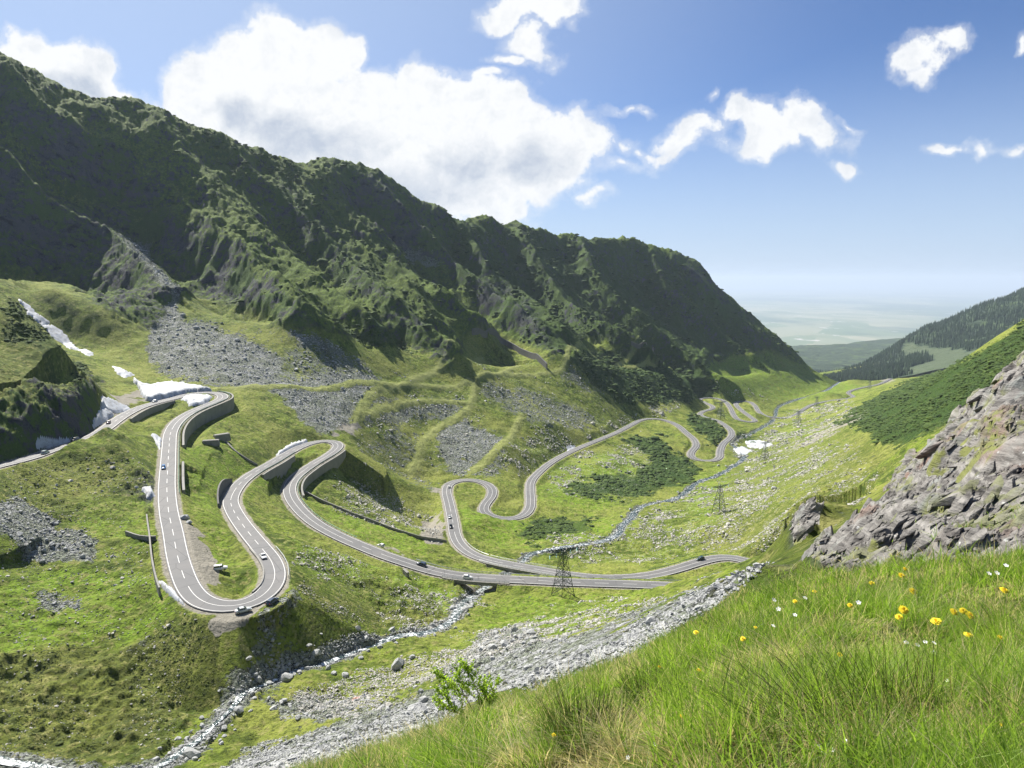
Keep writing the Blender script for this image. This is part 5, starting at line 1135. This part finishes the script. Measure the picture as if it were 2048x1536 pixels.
def scatter(name, weight, n, sizef, variants, mat, seed, sink=.3, smooth=False, upz=1.0, label=None, cat=None, tilt=.5):
    r = np.random.default_rng(seed); W = np.clip(weight, 0, None)
    W = W*VISW*((FX_ > -120) & (FX_ < 2170) & (FY_ < 1650)); cw_ = np.cumsum(W.ravel().astype(np.float64)); k = np.searchsorted(cw_, r.uniform(0, cw_[-1], n))
    j = k//NCOL; i = k % NCOL; j = np.minimum(j, NR-2)
    y = np.exp(LR[j]+r.uniform(0, 1, n)*(LR[j+1]-LR[j])); x = (TC[i]+r.uniform(0, 1, n)*(TC[1]-TC[0]))*y
    z = hz(x, y); sz = sizef(r, y, n); vs = []; ts = []; o = 0
    az = r.uniform(0, 2*math.pi, n); tx = r.normal(0, tilt, n); var = r.integers(0, len(variants), n)
    for vi, (Vv, Tv) in enumerate(variants):
        s_ = np.where(var == vi)[0]
        if not len(s_): continue
        P = Vv[None]*sz[s_, None, None]; ca, sa = np.cos(tx[s_])[:, None], np.sin(tx[s_])[:, None]
        Y_, Z_ = P[..., 1]*ca-P[..., 2]*sa, (P[..., 1]*sa+P[..., 2]*ca)*upz; ca, sa = np.cos(az[s_])[:, None], np.sin(az[s_])[:, None]
        X_, Y_ = P[..., 0]*ca-Y_*sa, P[..., 0]*sa+Y_*ca
        vs.append(np.stack([X_+x[s_, None], Y_+y[s_, None], Z_+(z[s_]+sz[s_]*sink)[:, None]], -1).reshape(-1, 3))
        ts.append((Tv[None]+(np.arange(len(s_))*len(Vv))[:, None, None]+o).reshape(-1, 3)); o += len(s_)*len(Vv)
    return link(name, mesh_from(name, np.concatenate(vs), np.concatenate(ts), mat, smooth=smooth), kind='stuff', label=label, category=cat)
inval = GY > 60
clump = sstep(vnoise(GX/18, GY/18, 101)*.6+vnoise(GX/5, GY/5, 102)*.4, .42, .62)
offroad = (RD > 5.5+GY*.002) & ((SD > 0.7))
lowscree = (1+2.5*(SD < 3)*(GY < 330))*sstep(M['scree'], .35, .6)*offroad
scatter('scree', lowscree*(GY > 11)*(.35+clump)*(GY < 900)*np.where(GY < 125, .35, 1), 42000, lambda r, y, n: np.minimum(np.exp(r.normal(-.75, .55, n))*(.0015*y+.10), .004*y+.9)*np.where(y < 125, .75, 1), RV, MAT_ROCK, 5, .2, label='grey scree of broken stones on the slopes', cat='scree')
scatter('loose_stones', M['stone']*(.15+.85*sstep(M['stone'], .45, .8))*inval*offroad*clump**1.5*(M['scrub'] < .6)*(GY < 1300), 42000, lambda r, y, n: np.exp(r.normal(-.75, .5, n))*(.0018*y+.12), RV, MAT_PALE, 6, .15, label='pale stones scattered over the meadows', cat='stones')
DM = [hull(22, 50+s_, (1, .9, .75), True) for s_ in range(6)]
def scrub_mat(name, a, b_):
    m, N, b = newmat(name); pos = N.n('ShaderNodeNewGeometry').outputs['Position']
    n = N.noise(pos, 1.2, 5, .7); w = N.noise(pos, .12, 3)
    N.put(b.inputs['Base Color'], N.mix(N.rng(N.m('ADD', N.m('MULTIPLY', n, .6), N.m('MULTIPLY', w, .4)), .35, .65), a, b_)); bump(N, b, n, .9, 1); return m
mtdense = M['mtn']*(.10+.75*M['scrub'])*(1-M['rock']*.8)*(1-.8*sstep(M['scree'], .3, .5))
scatter('dwarf_pine_scrub', (np.maximum(mtdense*sstep(vnoise(GX/32, GY/32, 104)*.6+vnoise(GX/9, GY/9, 105)*.4, .40, .56), (1-M['mtn'])*sstep(M['scrub'], .40, .65)*inval*sstep(vnoise(GX/7+GY/30, GY/26, 106)*.6+vnoise(GX/4, GY/4, 107)*.4, .32, .60)))*offroad*(1-DK), 30000, lambda r, y, n: np.exp(r.normal(-.2, .5, n))*(.0021*y+.22), DM, scrub_mat('dwarf_pine_needles', (.016, .038, .010), (.085, .130, .022)), 8, .1, True, .8, 'dark green dwarf pine scrub over the mountain slopes', 'scrub', .15)
scatter('heath', M['dry']*(GY > 90)*(GY < 330)*offroad*(.3+clump)*(1-sstep(M['scree'], .4, .6))+.15*M['lush']*(GY > 90)*(GY < 260)*offroad, 32000, lambda r, y, n: np.exp(r.normal(-1.5, .5, n))*(.0030*y+.15), DM, scrub_mat('heath_leaves', (.040, .062, .012), (.120, .145, .030)), 9, -.05, True, .75, 'low olive heath and tussocks on the slopes', 'heath', .2)

# overlapping schist slabs of the outcrop, all dipping the same way
def slabs():
    r = np.random.default_rng(31); W = (M['outc'] > .55)*(FX_ < 2400)*(FY_ < 1250); c_ = np.cumsum(W.ravel().astype(float)); n = 15000
    k = np.searchsorted(c_, r.uniform(0, c_[-1], n)); j = k//NCOL; i = k % NCOL; P0 = np.stack([GX[j, i], GY[j, i], GZ[j, i]], 1)
    zone = vnoise(P0[:, 0]/2.2, P0[:, 1]/2.2, 120); ok = zone > .22; P0 = P0[ok]; n = len(P0)
    SV = [hull(16, 300+s_, (1, .42, .17)) for s_ in range(7)]; A1 = np.array([.72, .34, .60]); A1 /= np.linalg.norm(A1); A3 = np.array([-.62, -.05, .78]); A3 -= A1*(A3@A1); A3 /= np.linalg.norm(A3); A2 = np.cross(A3, A1); B = np.stack([A1, A2, A3])
    Vs = []; Ts = []; o = 0
    for q in range(n):
        Vv, Tv = SV[r.integers(7)]; s_ = min(1.6, math.exp(r.normal(-1.95, .62)))*(.35+.65*P0[q, 1]/22); an = r.normal(0, .22, 3)
        R_ = np.array(Matrix.Rotation(an[2], 3, 'Z')@Matrix.Rotation(an[0], 3, 'X')@Matrix.Rotation(an[1], 3, 'Y'))
        V = (Vv*s_)@B@R_.T+P0[q]+A3*s_*.05; Vs.append(V); Ts.append(Tv+o); o += len(V)
    Vs = np.concatenate(Vs); return link('slabs', mesh_from('slabs', Vs, np.concatenate(Ts), MAT_SCHIST, {'turf': sstep(vnoise(Vs[:, 0]/1.4, Vs[:, 1]/1.4, 60), .45, .7)*.6}, smooth=False), oc_o, kind='stuff')
slabs()

# boulders one could count
BV = []
for s_ in range(7):
    Vv, Tv = hull(26, 200+s_, (1, .72+.08*(s_ % 3), .60+.06*(s_ % 4))); me = bpy.data.meshes.new('boulder'); me.from_pydata([tuple(v) for v in Vv], [], [tuple(map(int, t)) for t in Tv]); me.materials.append(MAT_ROCK); me.update(); BV.append(me)
rb = random.Random(4)
def boulder(p, w, label, group=None, k_=None, flat=1.0):
    o = link('boulder', BV[rb.randrange(7) if k_ is None else k_], label=label, category='boulder')
    if group: o['group'] = group
    s_ = w/2; o.location = (p[0], p[1], p[2]+s_*.22); o.scale = (s_, s_*rb.uniform(.85, 1.1), s_*rb.uniform(.8, 1.15)*flat); o.rotation_euler = (rb.uniform(-.3, .3), rb.uniform(-.3, .3), rb.uniform(0, 6.28)); return o
HERO = [(632,1302,26,'large pale boulder standing alone on the left bank of the stream'),(573,1350,38,'big dark boulder in the middle of the white water'),(478,1416,26,'sharp grey boulder on the right edge of the stream below the big dark one'),
 (690,1347,22,'round light boulder right of the stream above the picnic spot'),(668,1344,16,'small boulder just left of the round light one'),(760,1291,18,'dark boulder on the stream bank between two rapids'),(796,1322,40,'long flat boulder lying in the grass right of the stream'),(824,1311,16,'pale square boulder next to the long flat one'),
 (384,1500,50,'large flat grey slab beside the stream at the bottom edge'),(548,1414,22,'grey boulder at the lower edge of the green strip left of the picnickers'),(563,1402,16,'pointed boulder just above the grey one on the green strip'),(985,1290,30,'big dark boulder at the top of the rubble field'),(1010,1284,26,'boulder right of the big dark one in the rubble field'),
 (955,1312,20,'squat boulder on the left side of the rubble field'),(1062,1262,24,'pale rock slab in the grass left of the foreground scree'),(847,1397,30,'rounded boulder just left of the leafy sapling'),(370,1031,26,'dark heap of rock beside the long straight road'),(378,1042,16,'smaller rock below the dark heap beside the long straight road'),
 (1548,974,16,'lone dark boulder on the right meadow'),(1131,970,12,'dark boulder on the meadow right of the double bend'),(1102,1040,9,'white boulder on the meadow under the double bend'),(640,835,10,'dark boulder in the scree above the second hairpin'),(366,628,12,'pale block at the top of the great scree fan'),(392,653,18,'large dark block in the upper scree fan'),(474,678,12,'bright block in the middle of the scree fan'),
 (1437,930,8,'dark block below the far road loop'),(1308,1238,44,'dark cleft rock jutting from the foreground scree'),(1270,1262,20,'flat stone below the dark cleft rock'),(1436,1168,30,'brown rock by the road end at the lower right'),(1460,1155,22,'grey rock above the brown one at the lower right')]
for px, py, wp, lab in HERO:
    p = hit(px, py+wp*.25, 20); boulder(p, max(.5, wp*p.y/F), lab)
def auto(n, mask, wf, label, group, seed, reg):
    r = np.random.default_rng(seed); W = mask.astype(float)*VIS*((FX_ > reg[0]) & (FX_ < reg[1]) & (FY_ > reg[2]) & (FY_ < reg[3])); c_ = np.cumsum(W.ravel()); 
    for k in np.searchsorted(c_, r.uniform(0, c_[-1], n)):
        j, i = divmod(int(k), NCOL); x, y, z = GX[j, i], GY[j, i], GZ[j, i]; boulder((x, y, z), wf(r)*y/F, label, group)
vis60 = GY > 60
auto(70, (SD > 1.3) & (SD < 6) & vis60, lambda r: r.uniform(8, 19), 'grey boulder on the banks of the white water below the near bridge', 'boulders on the banks of the near stream', 11, (280, 960, 1180, 1530))
auto(60, (SD > 1.2) & (SD < 7) & vis60 & (RD > 7), lambda r: r.uniform(5, 9), 'stone on the banks of the stream beyond the bridges', 'stones on the banks of the far stream', 12, (1040, 1500, 900, 1120))
auto(60, (lowscree > .4) & vis60, lambda r: r.uniform(9, 20), 'grey boulder in the rubble under the green strip and meadow', 'boulders in the rubble field', 13, (480, 1130, 1250, 1480))
auto(50, (lowscree > .6) & (GY > 400), lambda r: r.uniform(5, 11), 'block lying on the great scree fan under the dark spurs', 'blocks on the scree fan', 14, (300, 760, 600, 790))
auto(30, (lowscree > .5), lambda r: r.uniform(7, 14), 'dark block in the small scree at the left edge', 'blocks in the left scree', 15, (0, 190, 1010, 1130))
# ------------------------------------------------------------------ foreground grass and flowers
def grass_mat(name, cols, dry, trans=.55):
    m = bpy.data.materials.new(name); m.use_nodes = True; N = NT(m.node_tree)
    t = N.attr('tone'); d = N.attr('dryb'); s_ = N.attr('tip')
    c_ = N.mix(t, cols[0], cols[1]); c_ = N.mix(N.m('MULTIPLY', s_, .22), c_, cols[2]); c_ = N.mix(d, c_, N.mix(t, dry[0], dry[1]))
    a = N.n('ShaderNodeBsdfPrincipled'); N.put(a.inputs['Base Color'], c_); a.inputs['Roughness'].default_value = .5; a.inputs['Specular IOR Level'].default_value = .35
    b = N.n('ShaderNodeBsdfTranslucent'); N.put(b.inputs[0], N.mix(.5, c_, N.mix(1.0, c_, (1.0, 1.0, .35), 'MULTIPLY')))
    x = N.n('ShaderNodeMixShader'); x.inputs[0].default_value = trans; N.t.links.new(a.outputs[0], x.inputs[1]); N.t.links.new(b.outputs[0], x.inputs[2])
    o = N.n('ShaderNodeOutputMaterial'); N.t.links.new(x.outputs[0], o.inputs[0]); return m
MAT_GRASS = grass_mat('grass_blades', [(.070, .165, .012), (.27, .43, .045), (.44, .50, .14)], [(.46, .38, .22), (.74, .62, .42)])
MAT_RUSH = grass_mat('rush_blades', [(.022, .050, .010), (.060, .110, .018), (.14, .13, .04)], [(.20, .15, .07), (.30, .24, .12)], .3)
def blades(base, h, w, lean, bend, tone, dryb, rnd):
    """base n,3; lean n,2 horizontal direction * amount"""
    n = len(base); S = np.array([0, .33, .68, 1.0]); Wd = np.array([1, .85, .55, 0])
    pts = np.zeros((n, 4, 3))
    for k, s_ in enumerate(S):
        f = bend*s_**2+ (1-bend)*s_*.5
        pts[:, k, 0] = base[:, 0]+lean[:, 0]*h*f; pts[:, k, 1] = base[:, 1]+lean[:, 1]*h*f
        L = np.hypot(lean[:, 0], lean[:, 1]); pts[:, k, 2] = base[:, 2]+h*(s_*np.sqrt(np.clip(1-np.minimum(L, .95)**2*.55*s_, .08, 1)))
    a = rnd.uniform(0, math.pi, n); wx = np.cos(a)*w; wy = np.sin(a)*w*.6
    V = np.zeros((n, 7, 3))
    for k in range(3):
        V[:, 2*k] = pts[:, k]; V[:, 2*k, 0] -= wx*Wd[k]; V[:, 2*k, 1] -= wy*Wd[k]; V[:, 2*k+1] = pts[:, k]; V[:, 2*k+1, 0] += wx*Wd[k]; V[:, 2*k+1, 1] += wy*Wd[k]
    V[:, 6] = pts[:, 3]
    T = np.array([[0, 1, 3], [0, 3, 2], [2, 3, 5], [2, 5, 4], [4, 5, 6]])
    Q = (np.arange(n)[:, None, None]*7+T[None]).reshape(-1, 3); tip = np.tile(np.array([0, 0, .33, .33, .68, .68, 1]), n)
    return V.reshape(-1, 3), Q, dict(tone=np.repeat(tone, 7), dryb=np.repeat(dryb, 7), tip=tip)
r = np.random.default_rng(21)
n = 230000
bt = r.uniform(-.42, .93, n); bl = r.uniform(math.log(1.5), math.log(13.5), n); by = np.exp(bl); bx = bt*by
# gather blades into tufts
cx_, cy_ = np.round(bx/.17), np.round(by/.17); jx = hsh(cx_, cy_, 3)-.5; jy = hsh(cx_, cy_, 4)-.5; tcx = (cx_+jx*.8)*.17; tcy = (cy_+jy*.8)*.17; big = hsh(cx_, cy_, 5)
pull = (.25+.5*big)*(hsh(cx_, cy_, 8) > .25); bx2 = bx+(tcx-bx)*pull; by2 = np.maximum(by+(tcy-by)*pull, 1.4)
bx, by = bx2, by2; bt = bx/by
oc_ = hmask('outc', bx, by); px_, py_ = topx(bx, by, hz(bx, by))
led = sstep(vnoise(bx/1.4, by/1.4, 60), .50, .62); ok = (oc_ < .3)|(r.uniform(0, 1, n) < led*.5); edge = sstep(-by, -13.5, -10.5); ok &= r.uniform(0, 1, n) < edge+.1
bare = sstep(-(vnoise(bx/.7, by/.7, 118)*.6+vnoise(bx/.25, by/.25, 119)*.4), -.46, -.34)*sstep(-(bx/by), -.45, .0); ok &= r.uniform(0, 1, n) > bare*.85
bx, by, tcx, tcy, big = bx[ok], by[ok], tcx[ok], tcy[ok], big[ok]; n = len(bx); bz = hz(bx, by)-.01
patch = vnoise(bx/.9, by/.9, 110)*.6+vnoise(bx/.3, by/.3, 111)*.4
leftness = sstep(-(bx/by), -.55, .1)
patch = (patch-.5)*1.5+.5; dryp = sstep(-patch, -.66, -.50)*(.5+.5*leftness)
short = sstep(-patch, -.56, -.36)
h = (.07+.20*r.beta(1.6, 2.6, n))*(1-.55*short)*(.75+.6*big)*(1+.25*(bx/by > .3))
dx, dy = bx-tcx, by-tcy; dl = np.hypot(dx, dy)+1e-4
wind = vnoise(bx/1.6, by/1.6, 112)-.5
tlx = (hsh(cx_[ok], cy_[ok], 14)-.5)*1.1; tly = (hsh(cx_[ok], cy_[ok], 15)-.5)*.9
lean = np.stack([tlx+dx/dl*.45+r.normal(0, .50, n)-.15+wind*1.0, tly+dy/dl*.35+r.normal(0, .45, n)-.1], 1)
wdt = np.maximum(.0016+.0028*r.uniform(0, 1, n)**2, .00052*by)
isd = (r.uniform(0, 1, n) < .07+.90*dryp).astype(float)*r.uniform(.6, 1, n)
tone = np.clip((hsh(cx_[ok], cy_[ok], 16)-.5)*.5+r.normal(.45, .30, n)+(vnoise(bx/.5, by/.5, 113)-.5)*.9, 0, 1)
V_, Q_, A_ = blades(np.stack([bx, by, bz], 1), h, wdt, lean, .75, tone, isd, r)
link('grass', mesh_from('grass', V_, Q_, MAT_GRASS, A_), kind='stuff', label='long meadow grass on the bank in the foreground', category='grass')
ns = 2600; sy = np.exp(r.uniform(math.log(1.8), math.log(11), ns)); sx = r.uniform(-.35, .9, ns)*sy; okk = (hmask('outc', sx, sy) < .3); sx, sy = sx[okk], sy[okk]; ns = len(sx)
V_, Q_, A_ = blades(np.stack([sx, sy, hz(sx, sy)], 1), r.uniform(.22, .46, ns), np.maximum(.0011, .00032*sy), np.stack([r.normal(-.1, .5, ns), r.normal(-.1, .4, ns)], 1), .8, r.uniform(0, 1, ns), np.ones(ns)*.9, r)
link('dry_stalks', mesh_from('dry_stalks', V_, Q_, MAT_GRASS, A_), kind='stuff', label='dry straw coloured stalks among the grass', category='grass')
nl = 7000; sy = np.exp(r.uniform(math.log(1.7), math.log(9), nl)); sx = r.uniform(.22, .92, nl)*sy; okk = (hmask('outc', sx, sy) < .3) & (vnoise(sx/.5, sy/.5, 121) > .42); sx, sy = sx[okk], sy[okk]; nl = len(sx)
V_, Q_, A_ = blades(np.stack([sx, sy, hz(sx, sy)-.01], 1), r.uniform(.20, .42, nl), np.maximum(r.uniform(.0026, .0048, nl), .0007*sy), np.stack([r.normal(-.35, .55, nl), r.normal(-.1, .45, nl)], 1), .8, np.clip(r.normal(.6, .25, nl), 0, 1), np.zeros(nl), r)
link('broad_grass', mesh_from('broad_grass', V_, Q_, MAT_GRASS, A_), kind='stuff', label='broad long blades among the fine grass at the right', category='grass')
def tuft(px, py, n, hh, spread, mat, dirx, lab, lo=.3, wd=.0022):
    p = hit(px, py, 1.5, 14); rr = np.random.default_rng(px); a = rr.uniform(0, 2*math.pi, n); d = spread*.35*np.sqrt(rr.uniform(0, 1, n))
    x = d*np.cos(a); y = d*np.sin(a); ln = np.stack([np.cos(a)*lo*rr.uniform(.3, 1.6, n)+dirx+rr.normal(0, .15, n), np.sin(a)*lo*rr.uniform(.3, 1.6, n)+rr.normal(0, .12, n)], 1)
    V, Q, A = blades(np.stack([x, y, hz(p.x+x, p.y+y)-p.z-.02], 1), hh*rr.uniform(.45, 1, n), np.full(n, wd), ln, .6, rr.uniform(0, 1, n), (rr.uniform(0, 1, n) < .12)*.8, rr)
    o = link('grass_tuft', mesh_from('grass_tuft', V, Q, mat, A), label=lab, category='grass tuft'); o.location = p; return o
tuft(1680, 1490, 300, .60, .9, MAT_RUSH, -.75, 'large dark rush tuft with long stems leaning left at the lower right', .5, .0022)
tuft(1800, 1420, 200, .48, .7, MAT_RUSH, -.6, 'dark rush tuft right behind the large one', .5, .0022)
tuft(1505, 1420, 1400, .26, .42, MAT_GRASS, -.1, 'dense fine bright green tuft in the middle of the bank', .75, .0013)
tuft(1430, 1270, 260, .38, .35, MAT_RUSH, -.2, 'thin dark tuft on the upper part of the bank beside straw coloured grass', .5, .0024)
tuft(1170, 1500, 500, .40, .5, MAT_RUSH, .05, 'dark tuft with brown tips near the bottom edge', .5, .0022)
tuft(1290, 1400, 240, .34, .4, MAT_RUSH, -.1, 'sparse dark tuft left of the dense bright green one', .5, .0022)
tuft(2000, 1300, 600, .42, .6, MAT_GRASS, -.4, 'tall bright tuft at the right edge of the picture', .5, .0026)

MAT_YEL = plain('yellow_petals', (.90, .70, .03), .6, 0, .12, 40); MAT_ORA = plain('flower_centre', (.85, .55, .02), .7, 0, .1, 60); MAT_WHI = plain('white_petals', (.82, .82, .80), .6, 0, .05, 30); MAT_STEM = plain('flower_stem', (.09, .15, .03), .6, 0, .1, 30)
def flower(px, py, kind, rpx, stem, lab, grp):
    p = hit(px, py+stem*.8, 1.5, 14); g = p.y; X, Y_, Z = ray(px, py); top = Vector((X/Y_*g, g, Z/Y_*g)); gz_ = hz(top.x, top.y)[0]
    if top.z < gz_+.06: top.z = gz_+.10
    root = thing('yellow_flower' if kind else 'white_flower', (top.x, top.y, gz_), lab, 'flower', group=grp); H = top.z-gz_; R = max(rpx*g/F, .006)
    rr = random.Random(px*7+py); bx_, by_ = rr.uniform(-.03, .03), rr.uniform(-.03, .03)
    MB().bar((bx_, by_, -.02), (bx_*.4, by_*.4, H*.6), .0018, .0015, 5).bar((bx_*.4, by_*.4, H*.6), (0, 0, H), .0015, .0015, 5).obj('stem', MAT_STEM, root)
    ti = Vector((rr.uniform(-.35, .35), -.45+rr.uniform(-.3, .3), 1)).normalized(); q = Vector((0, 0, 1)).rotation_difference(ti).to_matrix()
    if kind:
        mb = MB()
        for ringn, (nr, rr_, up) in enumerate(((18, 1.0, .10), (15, .78, .26), (10, .5, .42))):
            for k in range(nr):
                a = 2*math.pi*(k+ringn*.5)/nr+rr.uniform(-.06, .06); l = R*rr_*rr.uniform(.9, 1.08); w = R*.15
                loc = [Vector((0, -w*.5, 0)), Vector((0, w*.5, 0)), Vector((l*.75, w, R*up)), Vector((l, w*.5, R*up*.9)), Vector((l, -w*.5, R*up*.9)), Vector((l*.75, -w, R*up))]
                M_ = Matrix.Rotation(a, 3, 'Z'); mb.add([q@(M_@v_)+Vector((0, 0, H)) for v_ in loc], [(0, 1, 2, 5), (5, 2, 3, 4)])
        mb.obj('petals', MAT_YEL, root); c_ = MB()
        for k in range(7):
            a = k*.9; c_.bar(q@Vector((R*.15*math.cos(a), R*.15*math.sin(a), R*.1))+Vector((0, 0, H)), q@Vector((R*.2*math.cos(a), R*.2*math.sin(a), R*.5))+Vector((0, 0, H)), R*.07, R*.04, 4)
        c_.obj('flower_centre', MAT_ORA, root)
    else:
        mb = MB()
        for k in range(5):
            M_ = Matrix.Rotation(2*math.pi*k/5, 3, 'Z'); w = R*.36
            loc = [Vector((R*.05, 0, 0)), Vector((R*.45, w, R*.12)), Vector((R*.95, w*.7, R*.18)), Vector((R*.85, 0, R*.1)), Vector((R*.95, -w*.7, R*.18)), Vector((R*.45, -w, R*.12))]
            mb.add([q@(M_@v_)+Vector((0, 0, H)) for v_ in loc], [(0, 1, 2, 3), (0, 3, 4, 5)])
        mb.obj('petals', MAT_WHI, root); MB().bar(q@Vector((0, 0, 0))+Vector((0, 0, H)), q@Vector((0, 0, R*.2))+Vector((0, 0, H)), R*.14, R*.08, 6).obj('flower_centre', MAT_YEL, root)
YL = [(1872,1243,11,'fully open yellow flower, largest in the row at the right'),(1908,1224,9,'yellow flower at the left of the close trio'),(1926,1222,8,'middle yellow flower of the close trio'),(1940,1231,10,'yellow flower at the right of the close trio'),(1936,1270,9,'yellow flower just below the close trio'),(2008,1181,10,'yellow flower nearest the right edge'),(2000,1275,7,'small yellow flower below the one nearest the right edge'),(1807,1220,11,'big yellow flower left of the large row, upper of a pair'),(1798,1234,8,'yellow flower tucked under the big one of the pair'),(1826,1183,9,'yellow flower seen from the side above the pair'),(1803,1151,7,'yellow flower against the grey rock, right one'),(1810,1138,5,'tiny yellow flower highest against the rock'),(1744,1167,6,'small yellow flower left of the rock pair'),(1630,1184,6,'small yellow flower with a white one to its lower left'),(1590,1203,5,'tiny yellow flower on the upper bank'),(1700,1211,6,'yellow flower half hidden by straw grass in the middle'),(1680,1311,8,'yellow flower behind the dark rush stems'),(1392,1265,6,'yellow flower alone on the left slope of the bank'),(1486,1278,6,'yellow flower above the fine bright tuft'),(1511,1255,4,'tiny yellow bud above the fine bright tuft'),(1398,1341,6,'yellow flower left of the fine bright tuft'),(1319,1334,4,'tiny yellow flower in the straw patch'),(1364,1432,5,'drooping yellow flower low on the bank'),(1108,1471,6,'lowest left yellow flower near the bottom edge'),(2003,1450,5,'yellow flower low at the right edge in deep grass')]
for px, py, rp, lab in YL: flower(px, py, 1, rp, 60 if py > 1200 else 35, lab, 'yellow flowers on the bank')
WL = [(1638,1493),(1648,1506),(1665,1500),(1690,1481),(1310,1489),(1256,1515),(1557,1218),(1590,1230),(1547,1252),(1835,1290),(1850,1284),(1868,1286),(1812,1285),(1868,1305),(1994,1146),(1978,1147),(2012,1131),(1548,1200),(1610,1196),(1747,1528),(1895,1362),(1717,1205)]
WD = ['beside the dark rush tuft at the bottom edge','lowest of the cluster under the rush tuft','at the right of the cluster under the rush tuft','apart from the cluster, further right','near the bottom edge left of the middle','at the very bottom left of the bank','on the upper bank under the road bend','right of the one under the road bend','in short grass of the upper bank','left one of the group under the yellow trio','second of the group under the yellow trio','right one of the group under the yellow trio','outer left of the group under the yellow trio','lowest of the group under the yellow trio','at the upper right against the rock','left neighbour of the one against the rock','nearest the upper right corner of the bank','beside the small yellow flower on the upper bank','just left of a small yellow flower','at the bottom edge right of the cluster','half way down the right of the bank','next to the half hidden yellow flower']
for (px, py), d_ in zip(WL, WD): flower(px, py, 0, 5.5, 45, 'small white flower '+d_, 'white flowers on the bank')

# leafy sapling on the crest of the bank
def leaf_mat():
    m = grass_mat('sapling_leaves', [(.26, .42, .04), (.42, .55, .09), (.45, .55, .12)], [(.3, .25, .1)]*2, .75); return m
def sapling(px, py, H, lab):
    p = hit(px, py, 3, 14); root = thing('sapling', p, lab, 'sapling'); rr = random.Random(9); st = MB(); LV = []; 
    def grow(a, d, L, rad, lev):
        b = a+d*L; st.bar(a, b, rad, rad*.6, 5)
        nl = 11 if lev else 3
        for k in range(nl):
            t = (k+rr.random())/nl
            if lev == 0 and t < .4: continue
            LV.append((a.lerp(b, t), d))
        if lev < 3:
            for k in range(5 if lev == 0 else 4):
                t = .3+.7*(k+rr.random()*.6)/5; nd = (d+Vector((rr.uniform(-1, 1)*.8-.1, rr.uniform(-1, 1)*.7, rr.uniform(-.1, .6)))).normalized(); grow(a.lerp(b, t), nd, L*rr.uniform(.45, .7), rad*.5, lev+1)
    for ax, L in ((Vector((-.45, .1, .85)), .62), (Vector((-.75, -.1, .55)), .5), (Vector((-.1, .2, .95)), .5), (Vector((.3, 0, .8)), .36)): grow(Vector((0, 0, -.04)), ax.normalized(), L*H/.62*.62, .006, 0)
    st.obj('branches', plain('sapling_bark', (.12, .07, .05), .8), root)
    V = []; T = []; tone = []
    for c_, d in LV:
        if rr.random() < .12: continue
        a = Vector((rr.uniform(-1, 1), rr.uniform(-1, 1), rr.uniform(-.2, .9))).normalized(); s_ = a.orthogonal().normalized(); s_ = (Matrix.Rotation(rr.uniform(0, 6.28), 3, a)@s_); l = rr.uniform(.020, .038); w = l*.30; o = len(V); nn = a.cross(s_)
        V += [c_, c_+a*l*.45+s_*w+nn*w*.3, c_+a*l, c_+a*l*.45-s_*w+nn*w*.3]; T += [(o, o+1, o+2), (o, o+2, o+3)]; tone += [rr.random()]*4
    o = link('leaves', mesh_from('leaves', np.array([tuple(v) for v in V]), np.array(T), leaf_mat(), dict(tone=tone, dryb=np.zeros(len(V)), tip=np.zeros(len(V)))), root)
sapling(962, 1446, 1.0, 'leafy bright green sapling leaning left on the crest of the grassy bank')
